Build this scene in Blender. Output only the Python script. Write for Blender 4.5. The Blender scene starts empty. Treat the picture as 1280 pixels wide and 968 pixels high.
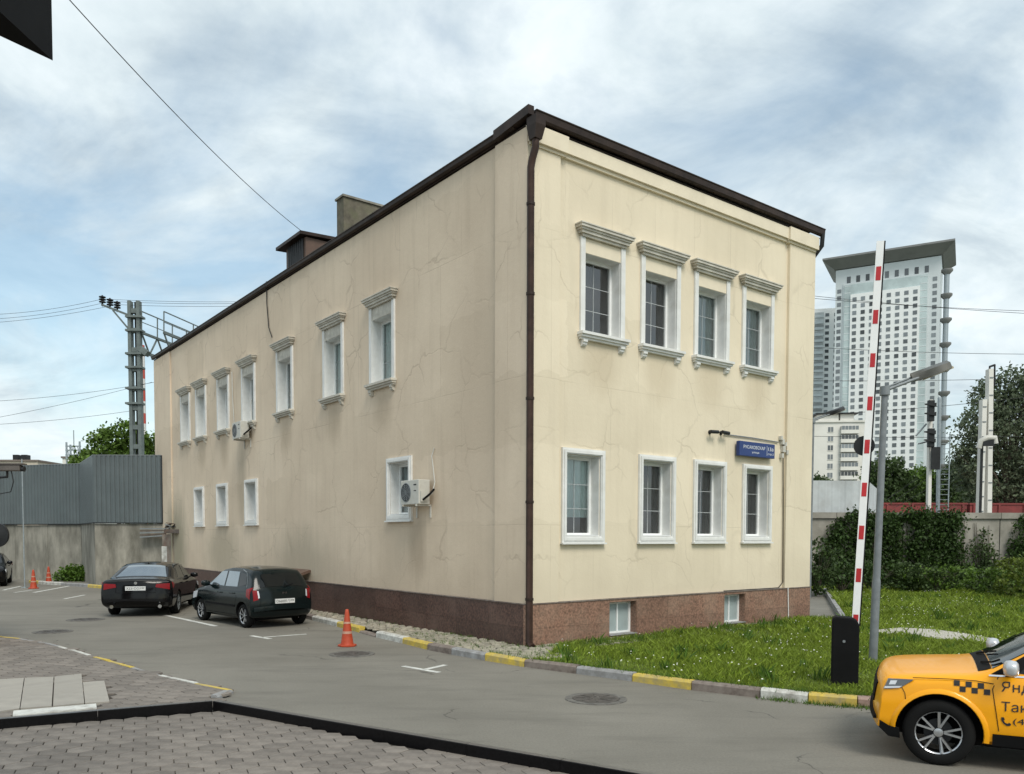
import bpy, bmesh, math, random
from mathutils import Vector, Matrix
random.seed(7)
R = math.radians
scn = bpy.context.scene
col = scn.collection

# ------------------------------------------------------------------ camera
CAMH = 2.25
FPX, PITCH, ROLL, CYP = 1023.03, R(2.4218), R(.1515), 714.267
cam_d = bpy.data.cameras.new('camera'); cam = bpy.data.objects.new('camera', cam_d); col.objects.link(cam)
cam_d.sensor_width = 36; cam_d.lens = FPX / 1280 * 36
cam_d.shift_y = (CYP - 484) / 1280
cam_d.clip_start = .1; cam_d.clip_end = 9000
FW = Vector((0, math.cos(PITCH), -math.sin(PITCH))); UP0 = Vector((0, math.sin(PITCH), math.cos(PITCH))); RT0 = Vector((1, 0, 0))
RT = RT0 * math.cos(ROLL) + UP0 * math.sin(ROLL); UP = -RT0 * math.sin(ROLL) + UP0 * math.cos(ROLL)
m3 = Matrix((RT, UP, -FW)).transposed()
cam.matrix_world = Matrix.Translation((0, 0, CAMH)) @ m3.to_4x4()
scn.camera = cam

# ------------------------------------------------------------------ sky, sun, exposure
SUN_EL, SUN_AZ = R(50), R(156)          # azimuth clockwise from +Y
world = bpy.data.worlds.new('World'); scn.world = world; world.use_nodes = True
wn = world.node_tree; wn.nodes.clear()
def N(nt, t, **kw):
    n = nt.nodes.new(t)
    for k, v in kw.items():
        if k in n.inputs: n.inputs[k].default_value = v
        else: setattr(n, k, v)
    return n
def ramp(nt, stops, interp='LINEAR'):
    n = nt.nodes.new('ShaderNodeValToRGB'); n.color_ramp.interpolation = interp
    e = n.color_ramp.elements
    while len(e) < len(stops): e.new(.5)
    for i, (p, c) in enumerate(stops):
        e[i].position = p; e[i].color = (*c, 1) if len(c) == 3 else c
    return n
def lk(nt, a, b): nt.links.new(a, b)
sky = N(wn, 'ShaderNodeTexSky', sky_type='NISHITA', sun_disc=False, sun_elevation=SUN_EL, sun_rotation=SUN_AZ, air_density=1.0, dust_density=1.5, ozone_density=1.5)
tc = N(wn, 'ShaderNodeTexCoord'); sep = N(wn, 'ShaderNodeSeparateXYZ'); lk(wn, tc.outputs['Generated'], sep.inputs[0])
zz = N(wn, 'ShaderNodeMath', operation='MAXIMUM'); zz.inputs[1].default_value = 0; lk(wn, sep.outputs['Z'], zz.inputs[0])
za = N(wn, 'ShaderNodeMath', operation='ADD'); za.inputs[1].default_value = .30; lk(wn, zz.outputs[0], za.inputs[0])
dx = N(wn, 'ShaderNodeMath', operation='DIVIDE'); lk(wn, sep.outputs['X'], dx.inputs[0]); lk(wn, za.outputs[0], dx.inputs[1])
dy = N(wn, 'ShaderNodeMath', operation='DIVIDE'); lk(wn, sep.outputs['Y'], dy.inputs[0]); lk(wn, za.outputs[0], dy.inputs[1])
cb = N(wn, 'ShaderNodeCombineXYZ'); lk(wn, dx.outputs[0], cb.inputs[0]); lk(wn, dy.outputs[0], cb.inputs[1]); cb.inputs[2].default_value = 2.3
n1 = N(wn, 'ShaderNodeTexNoise', Scale=1.5, Detail=9.0, Roughness=.57, Distortion=.5); lk(wn, cb.outputs[0], n1.inputs['Vector'])
mp = N(wn, 'ShaderNodeMapping'); mp.inputs['Location'].default_value = (4.1, 1.7, 0.6); mp.inputs['Scale'].default_value = (.8, 1.1, 1); lk(wn, cb.outputs[0], mp.inputs[0])
n2 = N(wn, 'ShaderNodeTexNoise', Scale=2.9, Detail=10.0, Roughness=.6, Distortion=.4); lk(wn, mp.outputs[0], n2.inputs['Vector'])
cover = ramp(wn, [(.36, (.28,) * 3), (.56, (.96,) * 3)]); lk(wn, n1.outputs['Fac'], cover.inputs[0])
ccol = ramp(wn, [(.34, (3.5, 4.15, 4.6)), (.50, (5.1, 5.75, 6.0)), (.68, (6.5, 7.0, 7.15))]); lk(wn, n2.outputs['Fac'], ccol.inputs[0])
mixc = N(wn, 'ShaderNodeMix', data_type='RGBA'); lk(wn, cover.outputs[0], mixc.inputs[0])
hz = N(wn, 'ShaderNodeMix', data_type='RGBA', blend_type='MULTIPLY'); hz.inputs[0].default_value = 1; hz.inputs[7].default_value = (1.3, 1.32, 1.12, 1)
lk(wn, sky.outputs[0], hz.inputs[6])
lk(wn, hz.outputs[2], mixc.inputs[6]); lk(wn, ccol.outputs[0], mixc.inputs[7])
bg = N(wn, 'ShaderNodeBackground', Strength=.1); lk(wn, mixc.outputs[2], bg.inputs[0])
wo = N(wn, 'ShaderNodeOutputWorld'); lk(wn, bg.outputs[0], wo.inputs[0])
sl = bpy.data.lights.new('sun', 'SUN'); sun = bpy.data.objects.new('sun', sl); col.objects.link(sun)
sl.energy = 1.5; sl.angle = R(24); sl.color = (1, .95, .86)
sd = Vector((math.sin(SUN_AZ) * math.cos(SUN_EL), math.cos(SUN_AZ) * math.cos(SUN_EL), math.sin(SUN_EL)))
sun.rotation_euler = (-sd).to_track_quat('-Z', 'Y').to_euler(); sun.location = sd * 60
scn.view_settings.view_transform = 'Standard'; scn.view_settings.look = 'None'; scn.view_settings.exposure = .66; scn.view_settings.gamma = 1
scn.view_settings.use_curve_mapping = False

# ------------------------------------------------------------------ pixels to places
A = R(37.7508); BC = Vector((.2855, 16.107, 0))           # building yaw and near corner
LX = Vector((math.cos(A), math.sin(A), 0)); LY = Vector((-math.sin(A), math.cos(A), 0))
OC = Vector((0, 0, CAMH))
def ray(x, y): return FW + RT * ((x - 640) / FPX) - UP * ((y - CYP) / FPX)
def gp(x, y, z=0):
    d = ray(x, y); return OC + d * ((z - CAMH) / d.z)
def at(x, y, Y):
    d = ray(x, y); return OC + d * (Y / d.y)
def face(x, y, n, t, o):
    d = ray(x, y); c = BC + n * o; P = OC + d * (n.dot(c - OC) / n.dot(d)); return (P - BC).dot(t), P.z
def facL(x, y, o=0): return face(x, y, LX, LY, o)          # -> local y, z on the long facade
def facR(x, y, o=0): return face(x, y, LY, LX, o)          # -> local x, z on the short facade
def bw(x, y, z): return BC + LX * x + LY * y + Vector((0, 0, z))

# ------------------------------------------------------------------ object helpers
def tag(o, label=None, cat=None, group=None, kind=None):
    if label: o['label'] = label
    if cat: o['category'] = cat
    if group: o['group'] = group
    if kind: o['kind'] = kind
    return o
def thing(name, label, cat, loc=(0, 0, 0), rz=0, group=None, kind=None):
    o = bpy.data.objects.new(name, None); col.objects.link(o); o.location = loc; o.rotation_euler = (0, 0, rz)
    o.empty_display_size = .2
    return tag(o, label, cat, group, kind)
def link(name, me, parent=None, loc=None, rz=None):
    o = bpy.data.objects.new(name, me); col.objects.link(o)
    if parent: o.parent = parent
    if loc is not None: o.location = loc
    if rz is not None: o.rotation_euler = (0, 0, rz)
    return o
def copy_tree(o, parent=None):
    c = o.copy(); col.objects.link(c)
    if parent: c.parent = parent
    for ch in [x for x in col.objects if x.parent == o]: copy_tree(ch, c)
    return c
class MB:
    def __init__(s): s.v = []; s.f = []; s.m = []
    def add(s, vs, fs, mi=0):
        b = len(s.v); s.v += [tuple(v) for v in vs]; s.f += [tuple(i + b for i in f) for f in fs]; s.m += [mi] * len(fs); return s
    def box(s, x0, x1, y0, y1, z0, z1, mi=0):
        vs = [(x, y, z) for z in (z0, z1) for y in (y0, y1) for x in (x0, x1)]
        return s.add(vs, [(0, 2, 3, 1), (4, 5, 7, 6), (0, 1, 5, 4), (2, 6, 7, 3), (0, 4, 6, 2), (1, 3, 7, 5)], mi)
    def bar(s, p, q, w, h=None, mi=0):
        p = Vector(p); q = Vector(q); d = (q - p).normalized(); h = h or w
        a = d.cross(Vector((0, 0, 1)))
        if a.length < 1e-3: a = Vector((1, 0, 0))
        a.normalize(); b = a.cross(d)
        vs = [e + a * (i * w / 2) + b * (j * h / 2) for e in (p, q) for (i, j) in ((-1, -1), (1, -1), (1, 1), (-1, 1))]
        return s.add(vs, [(3, 2, 1, 0), (4, 5, 6, 7), (0, 1, 5, 4), (1, 2, 6, 5), (2, 3, 7, 6), (3, 0, 4, 7)], mi)
    def tube(s, pts, r, n=8, mi=0, caps=True):
        pts = [Vector(p) for p in pts]; rs = r if isinstance(r, (list, tuple)) else [r] * len(pts)
        vs = []; fs = []; prev = None
        for i, p in enumerate(pts):
            d = (pts[min(i + 1, len(pts) - 1)] - pts[max(i - 1, 0)]).normalized()
            a = d.cross(Vector((0, 0, 1))) if prev is None else prev - d * prev.dot(d)
            if a.length < 1e-3: a = d.cross(Vector((0, 1, 0)))
            a.normalize(); prev = a; b = d.cross(a)
            for k in range(n):
                t = 2 * math.pi * k / n; vs.append(p + (a * math.cos(t) + b * math.sin(t)) * rs[i])
        for i in range(len(pts) - 1):
            for k in range(n): fs.append((i * n + k, i * n + (k + 1) % n, (i + 1) * n + (k + 1) % n, (i + 1) * n + k))
        if caps: fs.append(tuple(range(n))[::-1]); fs.append(tuple((len(pts) - 1) * n + k for k in range(n)))
        return s.add(vs, fs, mi)
    def lathe(s, prof, c=(0, 0, 0), axis='z', n=20, mi=0, a0=0, a1=2 * math.pi):
        vs = []; fs = []; full = abs(a1 - a0 - 2 * math.pi) < 1e-6; m = n if full else n + 1
        for (r, h) in prof:
            for k in range(m):
                t = a0 + (a1 - a0) * k / n
                q = {'z': (r * math.cos(t), r * math.sin(t), h), 'y': (r * math.cos(t), h, r * math.sin(t)), 'x': (h, r * math.cos(t), r * math.sin(t))}[axis]
                vs.append((q[0] + c[0], q[1] + c[1], q[2] + c[2]))
        for i in range(len(prof) - 1):
            for k in range(n): fs.append((i * m + k, i * m + (k + 1) % m, (i + 1) * m + (k + 1) % m, (i + 1) * m + k))
        return s.add(vs, fs, mi)
    def prism(s, poly, z0, z1, mi=0):
        n = len(poly); vs = [(p[0], p[1], z0) for p in poly] + [(p[0], p[1], z1) for p in poly]
        return s.add(vs, [tuple(range(n))[::-1], tuple(range(n, 2 * n))] + [(i, (i + 1) % n, n + (i + 1) % n, n + i) for i in range(n)], mi)
    def xprism(s, poly, axis, a, b, mi=0):     # poly in the plane normal to axis ('x': (y,z), 'y': (x,z))
        n = len(poly); g = (lambda p, t: (t, p[0], p[1])) if axis == 'x' else (lambda p, t: (p[0], t, p[1]))
        vs = [g(p, a) for p in poly] + [g(p, b) for p in poly]
        return s.add(vs, [tuple(range(n))[::-1], tuple(range(n, 2 * n))] + [(i, (i + 1) % n, n + (i + 1) % n, n + i) for i in range(n)], mi)
    def mesh(s, name, mats, smooth=None, fix=True):
        me = bpy.data.meshes.new(name); me.from_pydata(s.v, [], s.f)
        for m in (mats if isinstance(mats, (list, tuple)) else [mats]): me.materials.append(m)
        if max(s.m, default=0): me.polygons.foreach_set('material_index', s.m)
        if fix and len(s.f) < 60000:
            bm = bmesh.new(); bm.from_mesh(me); bmesh.ops.recalc_face_normals(bm, faces=bm.faces); bm.to_mesh(me); bm.free()
        if smooth is not None:
            me.polygons.foreach_set('use_smooth', [True] * len(me.polygons)); me.set_sharp_from_angle(angle=R(smooth))
        me.update(); return me
    def build(s, name, mats, parent=None, smooth=None, loc=None, rz=None, fix=True):
        return link(name, s.mesh(name, mats, smooth, fix), parent, loc, rz)
def bevel(o, w=.01, seg=2):
    md = o.modifiers.new('bevel', 'BEVEL'); md.width = w; md.segments = seg; md.limit_method = 'ANGLE'; md.angle_limit = R(40); return o

# ------------------------------------------------------------------ materials
def newmat(name):
    m = bpy.data.materials.new(name); m.use_nodes = True; nt = m.node_tree
    return m, nt, nt.nodes['Principled BSDF']
def pm(name, c, rough=.6, var=.12, scale=3., bump=0., bscale=40., metal=0., spec=.5, coat=0., rnd=0., island=0., stretch=(1, 1, 1), dirt=None, dscale=1.2, damt=.5, detail=6.):
    """procedural paint: base colour with noise, optional per-piece jitter, dirt patches and relief"""
    m, nt, b = newmat(name)
    t = N(nt, 'ShaderNodeTexCoord'); mpn = N(nt, 'ShaderNodeMapping'); mpn.inputs['Scale'].default_value = stretch; lk(nt, t.outputs['Object'], mpn.inputs[0])
    no = N(nt, 'ShaderNodeTexNoise', Scale=scale, Detail=detail, Roughness=.6); lk(nt, mpn.outputs[0], no.inputs['Vector'])
    lo = tuple(max(0, k * (1 - var * 1.5)) for k in c); hi = tuple(min(1, k * (1 + var * 1.5)) for k in c)
    rp = ramp(nt, [(.28, lo), (.72, hi)]); lk(nt, no.outputs['Fac'], rp.inputs[0]); out = rp.outputs[0]
    if dirt:
        n2 = N(nt, 'ShaderNodeTexNoise', Scale=dscale, Detail=8., Roughness=.65); lk(nt, mpn.outputs[0], n2.inputs['Vector'])
        r2 = ramp(nt, [(.45, (0, 0, 0)), (.68, (damt,) * 3)]); lk(nt, n2.outputs['Fac'], r2.inputs[0])
        mx = N(nt, 'ShaderNodeMix', data_type='RGBA'); lk(nt, r2.outputs[0], mx.inputs[0]); lk(nt, out, mx.inputs[6]); mx.inputs[7].default_value = (*dirt, 1); out = mx.outputs[2]
    for amt, node, sock in ((rnd, 'ShaderNodeObjectInfo', 'Random'), (island, 'ShaderNodeNewGeometry', 'Random Per Island')):
        if amt:
            oi = N(nt, node); mr = N(nt, 'ShaderNodeMapRange'); mr.inputs['To Min'].default_value = 1 - amt; mr.inputs['To Max'].default_value = 1 + amt
            lk(nt, oi.outputs[sock], mr.inputs['Value'])
            mu = N(nt, 'ShaderNodeMix', data_type='RGBA', blend_type='MULTIPLY'); mu.inputs[0].default_value = 1; lk(nt, out, mu.inputs[6]); lk(nt, mr.outputs[0], mu.inputs[7]); out = mu.outputs[2]
    lk(nt, out, b.inputs['Base Color'])
    b.inputs['Roughness'].default_value = rough; b.inputs['Metallic'].default_value = metal; b.inputs['Specular IOR Level'].default_value = spec
    b.inputs['Coat Weight'].default_value = coat; b.inputs['Coat Roughness'].default_value = .05
    if bump:
        nb = N(nt, 'ShaderNodeTexNoise', Scale=bscale, Detail=5., Roughness=.65); lk(nt, mpn.outputs[0], nb.inputs['Vector'])
        bp = N(nt, 'ShaderNodeBump', Strength=bump, Distance=.01); lk(nt, nb.outputs['Fac'], bp.inputs['Height']); lk(nt, bp.outputs[0], b.inputs['Normal'])
    return m
def wall_mat(name, c, dark, crackcol, stain, seam=True, spots=()):
    m, nt, b = newmat(name)
    t = N(nt, 'ShaderNodeTexCoord'); sp = N(nt, 'ShaderNodeSeparateXYZ'); lk(nt, t.outputs['Object'], sp.inputs[0])
    ad = N(nt, 'ShaderNodeMath', operation='ADD'); lk(nt, sp.outputs['X'], ad.inputs[0]); lk(nt, sp.outputs['Y'], ad.inputs[1])
    uv = N(nt, 'ShaderNodeCombineXYZ'); lk(nt, ad.outputs[0], uv.inputs[0]); lk(nt, sp.outputs['Z'], uv.inputs[1])
    # broad blotches and vertical run marks
    n1 = N(nt, 'ShaderNodeTexNoise', Scale=.42, Detail=6., Roughness=.6); lk(nt, uv.outputs[0], n1.inputs['Vector'])
    r1 = ramp(nt, [(.3, dark), (.62, c)]); lk(nt, n1.outputs['Fac'], r1.inputs[0])
    ms = N(nt, 'ShaderNodeMapping'); ms.inputs['Scale'].default_value = (2.6, .22, 1); lk(nt, uv.outputs[0], ms.inputs[0])
    n2 = N(nt, 'ShaderNodeTexNoise', Scale=1.6, Detail=6., Roughness=.62); lk(nt, ms.outputs[0], n2.inputs['Vector'])
    r2 = ramp(nt, [(.50, (0, 0, 0)), (.78, (.40,) * 3)]); lk(nt, n2.outputs['Fac'], r2.inputs[0])
    mx = N(nt, 'ShaderNodeMix', data_type='RGBA'); lk(nt, r2.outputs[0], mx.inputs[0]); lk(nt, r1.outputs[0], mx.inputs[6]); mx.inputs[7].default_value = (*stain, 1)
    # cracks: distorted cell borders, only in places
    nd = N(nt, 'ShaderNodeTexNoise', Scale=1.7, Detail=4.); lk(nt, uv.outputs[0], nd.inputs['Vector'])
    va = N(nt, 'ShaderNodeVectorMath', operation='MULTIPLY_ADD'); va.inputs[1].default_value = (.62, .62, 0); lk(nt, nd.outputs['Color'], va.inputs[0]); lk(nt, uv.outputs[0], va.inputs[2])
    vo = N(nt, 'ShaderNodeTexVoronoi', feature='DISTANCE_TO_EDGE', Scale=.8); lk(nt, va.outputs[0], vo.inputs['Vector'])
    rc = ramp(nt, [(.0, (.75,) * 3), (.005, (.5,) * 3), (.020, (0,) * 3)]); lk(nt, vo.outputs['Distance'], rc.inputs[0])
    nm = N(nt, 'ShaderNodeTexNoise', Scale=.75, Detail=3.); lk(nt, ms.inputs[0].links[0].from_socket, nm.inputs['Vector'])
    rm = ramp(nt, [(.44, (.0,) * 3), (.62, (.62,) * 3)]); lk(nt, nm.outputs['Fac'], rm.inputs[0])
    mu = N(nt, 'ShaderNodeMath', operation='MULTIPLY'); lk(nt, rc.outputs[0], mu.inputs[0]); lk(nt, rm.outputs[0], mu.inputs[1])
    mc = N(nt, 'ShaderNodeMix', data_type='RGBA'); lk(nt, mu.outputs[0], mc.inputs[0]); lk(nt, mx.outputs[2], mc.inputs[6]); mc.inputs[7].default_value = (*crackcol, 1)
    out = mc.outputs[2]; hsum = mu.outputs[0]
    if seam:
        mb_ = N(nt, 'ShaderNodeMapping'); mb_.inputs['Location'].default_value = (.35, .4, 0); lk(nt, uv.outputs[0], mb_.inputs[0])
        dv = N(nt, 'ShaderNodeVectorMath', operation='MULTIPLY_ADD'); dv.inputs[1].default_value = (.02, .03, 0); lk(nt, nd.outputs['Color'], dv.inputs[0]); lk(nt, mb_.outputs[0], dv.inputs[2])
        br = N(nt, 'ShaderNodeTexBrick', offset=.37, squash=1.0); lk(nt, dv.outputs[0], br.inputs['Vector'])
        for k, v in (('Scale', 1.), ('Mortar Size', .012), ('Mortar Smooth', .4), ('Brick Width', 1.32), ('Row Height', 2.9)): br.inputs[k].default_value = v
        br.inputs['Color1'].default_value = br.inputs['Color2'].default_value = (0, 0, 0, 1); br.inputs['Mortar'].default_value = (1, 1, 1, 1)
        nsm = N(nt, 'ShaderNodeTexNoise', Scale=.5, Detail=3.); lk(nt, va.inputs[2].links[0].from_socket, nsm.inputs['Vector'])
        rs = ramp(nt, [(.42, (.03,) * 3), (.62, (.38,) * 3)]); lk(nt, nsm.outputs['Fac'], rs.inputs[0])
        mm = N(nt, 'ShaderNodeMath', operation='MULTIPLY'); lk(nt, br.outputs['Color'], mm.inputs[0]); lk(nt, rs.outputs[0], mm.inputs[1])
        m4 = N(nt, 'ShaderNodeMix', data_type='RGBA'); lk(nt, mm.outputs[0], m4.inputs[0]); lk(nt, out, m4.inputs[6]); m4.inputs[7].default_value = (*crackcol, 1); out = m4.outputs[2]
        ah = N(nt, 'ShaderNodeMath', operation='ADD'); lk(nt, hsum, ah.inputs[0]); lk(nt, mm.outputs[0], ah.inputs[1]); hsum = ah.outputs[0]
    nz = N(nt, 'ShaderNodeTexNoise', Scale=3.2, Detail=7., Roughness=.65); lk(nt, ms.outputs[0], nz.inputs['Vector'])
    def blend(fac, colr, cur):
        q = N(nt, 'ShaderNodeMix', data_type='RGBA'); lk(nt, fac, q.inputs[0]); lk(nt, cur, q.inputs[6]); q.inputs[7].default_value = (*colr, 1); return q.outputs[2]
    # splash dirt low on the wall, with a ragged upper limit
    nr = N(nt, 'ShaderNodeTexNoise', Scale=1.1, Detail=6., Roughness=.6); lk(nt, uv.outputs[0], nr.inputs['Vector'])
    hl_ = N(nt, 'ShaderNodeMath', operation='MULTIPLY_ADD'); hl_.inputs[1].default_value = -2.6; lk(nt, nr.outputs['Fac'], hl_.inputs[0]); lk(nt, sp.outputs['Z'], hl_.inputs[2])
    hr_ = N(nt, 'ShaderNodeMapRange'); hr_.inputs['From Min'].default_value = -.7; hr_.inputs['From Max'].default_value = .9; hr_.inputs['To Min'].default_value = .5; hr_.inputs['To Max'].default_value = 0; lk(nt, hl_.outputs[0], hr_.inputs['Value'])
    out = blend(hr_.outputs[0], stain, out)
    for (u0, z0, ru, rz, colr, amt) in spots:
        mpp = N(nt, 'ShaderNodeMapping'); mpp.inputs['Location'].default_value = (-u0 / ru, -z0 / rz, 0); mpp.inputs['Scale'].default_value = (1 / ru, 1 / rz, 1); lk(nt, uv.outputs[0], mpp.inputs[0])
        ln = N(nt, 'ShaderNodeVectorMath', operation='LENGTH'); lk(nt, mpp.outputs[0], ln.inputs[0])
        ad2 = N(nt, 'ShaderNodeMath', operation='ADD'); lk(nt, ln.outputs['Value'], ad2.inputs[0]); lk(nt, nz.outputs['Fac'], ad2.inputs[1])
        rr = ramp(nt, [(.55, (amt,) * 3), (1.0, (0,) * 3)]); sc = N(nt, 'ShaderNodeMath', operation='MULTIPLY'); sc.inputs[1].default_value = .62; lk(nt, ad2.outputs[0], sc.inputs[0]); lk(nt, sc.outputs[0], rr.inputs[0])
        out = blend(rr.outputs[0], colr, out)
    b2 = N(nt, 'ShaderNodeTexBrick', offset=.37); lk(nt, va.outputs[0], b2.inputs['Vector'])
    for k_, v_ in (('Scale', 1.), ('Mortar Size', .0), ('Brick Width', 2.1), ('Row Height', 1.45)): b2.inputs[k_].default_value = v_
    b2.inputs['Color1'].default_value = (.93, .925, .91, 1); b2.inputs['Color2'].default_value = (1.05, 1.05, 1.05, 1)
    pmx = N(nt, 'ShaderNodeMix', data_type='RGBA', blend_type='MULTIPLY'); pmx.inputs[0].default_value = .75; lk(nt, out, pmx.inputs[6]); lk(nt, b2.outputs['Color'], pmx.inputs[7]); out = pmx.outputs[2]
    lk(nt, out, b.inputs['Base Color']); b.inputs['Roughness'].default_value = .88; b.inputs['Specular IOR Level'].default_value = .2
    nb = N(nt, 'ShaderNodeTexNoise', Scale=9., Detail=7., Roughness=.7); lk(nt, uv.outputs[0], nb.inputs['Vector'])
    hh = N(nt, 'ShaderNodeMath', operation='MULTIPLY_ADD'); hh.inputs[1].default_value = -1.2; lk(nt, hsum, hh.inputs[0]); lk(nt, nb.outputs['Fac'], hh.inputs[2])
    bp = N(nt, 'ShaderNodeBump', Strength=.25, Distance=.02); lk(nt, hh.outputs[0], bp.inputs['Height']); lk(nt, bp.outputs[0], b.inputs['Normal'])
    return m
def leaf_mat(name, c, var=.45):
    m, nt, b = newmat(name)
    g = N(nt, 'ShaderNodeNewGeometry'); r = ramp(nt, [(0, tuple(k * (1 - var) for k in c)), (.7, c), (1, tuple(k * (1 + var * .9) for k in c))]); lk(nt, g.outputs['Random Per Island'], r.inputs[0])
    lk(nt, r.outputs[0], b.inputs['Base Color']); b.inputs['Roughness'].default_value = .55; b.inputs['Specular IOR Level'].default_value = .3
    tr = N(nt, 'ShaderNodeBsdfTranslucent'); lk(nt, r.outputs[0], tr.inputs[0]); ms = N(nt, 'ShaderNodeMixShader', Fac=.28)
    lk(nt, b.outputs[0], ms.inputs[1]); lk(nt, tr.outputs[0], ms.inputs[2]); lk(nt, ms.outputs[0], nt.nodes['Material Output'].inputs[0])
    return m
def glass_mat(name, tint=(.75, .82, .82), ior=1.55):
    m, nt, b = newmat(name); nt.nodes.remove(b)
    t = N(nt, 'ShaderNodeBsdfTransparent'); t.inputs[0].default_value = (*tint, 1); g = N(nt, 'ShaderNodeBsdfGlossy', Roughness=.015); g.inputs[0].default_value = (1, 1, 1, 1)
    fr0 = N(nt, 'ShaderNodeFresnel', IOR=ior); fr = N(nt, 'ShaderNodeMath', operation='MULTIPLY_ADD'); fr.inputs[1].default_value = 1.3; fr.inputs[2].default_value = .05; lk(nt, fr0.outputs[0], fr.inputs[0]); ms = N(nt, 'ShaderNodeMixShader'); lk(nt, fr.outputs[0], ms.inputs[0]); lk(nt, t.outputs[0], ms.inputs[1]); lk(nt, g.outputs[0], ms.inputs[2])
    lk(nt, ms.outputs[0], nt.nodes['Material Output'].inputs[0]); return m
M = {}
mc_, ntc, bc_ = newmat('clear_glass_edge'); ntc.nodes.remove(bc_); tcl = N(ntc, 'ShaderNodeBsdfTransparent'); tcl.inputs[0].default_value = (.95, .97, .96, 1); lk(ntc, tcl.outputs[0], ntc.nodes['Material Output'].inputs[0]); M['clear'] = mc_
M['wallL'] = wall_mat('stucco_shaded_side', (.74, .615, .475), (.655, .535, .41), (.40, .315, .235), (.50, .405, .305), spots=[((a_ + b_) / 2 * 1.0714, 5.45, .55, .75, (.46, .37, .27), .55) for a_, b_ in ((4.69, 6.07), (7.34, 8.6), (10.54, 11.77), (15.92, 17.05), (18.3, 19.5))] + [(4.15, 2.1, .45, 1.1, (.32, .25, .18), .6), (15.9, 4.3, .55, 1.9, (.36, .30, .22), .5), (5.0, 3.0, 1.6, 2.0, (.55, .45, .34), .6), (1.6, 5.2, 1.2, 3.6, (.60, .49, .375), .6), (23.8, 1.9, 1.6, 2.2, (.30, .275, .20), .8), (11.0, 1.5, 2.2, 1.2, (.40, .35, .265), .6), (18.0, 1.6, 2.2, 1.3, (.38, .335, .25), .6)])  # same stucco as short side, this facade's shade put into the base colour
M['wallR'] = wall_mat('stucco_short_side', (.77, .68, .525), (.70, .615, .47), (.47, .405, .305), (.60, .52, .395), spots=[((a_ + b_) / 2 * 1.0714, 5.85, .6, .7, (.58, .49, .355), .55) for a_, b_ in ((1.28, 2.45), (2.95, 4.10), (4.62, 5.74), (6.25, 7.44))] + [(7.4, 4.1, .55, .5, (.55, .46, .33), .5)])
M['trimR'] = pm('stucco_trim', (.75, .665, .515), .85, .05, 2, .15, 60)
M['white'] = pm('white_painted_trim', (.74, .74, .72), .6, .06, 3, .08, 50, dirt=(.50, .48, .42), dscale=2.5, damt=.35)
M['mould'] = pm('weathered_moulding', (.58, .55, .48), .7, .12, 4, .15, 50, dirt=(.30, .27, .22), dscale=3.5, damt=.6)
M['pvc'] = pm('white_plastic', (.80, .81, .80), .35, .03)
M['glass'] = glass_mat('window_glass')
M['curt'] = pm('pale_curtain', (.80, .86, .86), .9, .05, 2)
M['curtd'] = pm('dark_room', (.05, .055, .06), .9, .2, 2)  # near-black tone standing for unlit rooms, also on the dark curtains
M['frost'] = pm('frosted_pane', (.33, .39, .39), .3, .08, 2)
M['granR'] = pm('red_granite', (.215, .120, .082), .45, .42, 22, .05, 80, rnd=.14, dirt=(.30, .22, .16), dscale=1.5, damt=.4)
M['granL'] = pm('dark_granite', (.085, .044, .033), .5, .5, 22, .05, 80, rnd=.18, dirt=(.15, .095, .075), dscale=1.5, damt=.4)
M['roof'] = pm('brown_roof_metal', (.034, .022, .017), .5, .3, 3, .05, 30, spec=.22)
M['pipe'] = pm('brown_pipe_paint', (.046, .025, .018), .45, .3, 4, spec=.25)
M['chim'] = pm('rough_plaster', (.13, .115, .085), .9, .3, 4, .4, 25, dirt=(.12, .12, .07), dscale=2.5, damt=.7)
M['black'] = pm('black_rubber', (.007, .007, .0075), .75, .2, spec=.15)
M['dmetal'] = pm('dark_metal', (.018, .019, .02), .5, .2, spec=.3)
M['grey'] = pm('grey_metal', (.20, .22, .23), .5, .12, 6)
M['lampp'] = pm('grey_lamp_paint', (.17, .185, .195), .45, .15, 6)
M['galv'] = pm('galvanised_steel', (.32, .36, .38), .45, .14, 6, metal=.4)
M['conc'] = pm('weathered_concrete', (.27, .255, .215), .92, .22, 1.4, .5, 14, rnd=.06, dirt=(.10, .095, .075), dscale=.9, damt=.8, stretch=(1.6, 1.6, .55))
M['concR'] = pm('pale_concrete', (.30, .28, .245), .92, .2, 1.2, .4, 14, rnd=.05, dirt=(.16, .15, .12), dscale=.8, damt=.7)
M['fence'] = pm('grey_blue_sheet_metal', (.098, .117, .122), .42, .10, 1.0, rnd=.05, dirt=(.09, .115, .12), dscale=.6, damt=.6)
M['fenceL'] = pm('light_grey_sheet', (.50, .53, .54), .6, .12, 1.2, rnd=.05, dirt=(.36, .36, .35), dscale=.8, damt=.6)
M['ac'] = pm('aged_white_plastic', (.56, .55, .50), .5, .10, 5, dirt=(.30, .27, .22), dscale=5, damt=.5)
M['orange'] = pm('orange_plastic', (.44, .052, .014), .55, .2, 6, dirt=(.16, .05, .025), dscale=6, damt=.5)
M['redp'] = pm('red_reflective', (.45, .015, .02), .35, .1)
M['whitep'] = pm('white_road_paint', (.62, .62, .58), .8, .08, 6, dirt=(.22, .215, .20), dscale=9, damt=.75)
M['yellowp'] = pm('worn_yellow_paint', (.58, .42, .06), .75, .12, 5, .3, 30, dirt=(.30, .26, .16), dscale=4, damt=.85)
M['kwhite'] = pm('worn_white_paint', (.60, .60, .56), .8, .12, 5, .3, 30, dirt=(.27, .25, .22), dscale=4, damt=.9)
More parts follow.
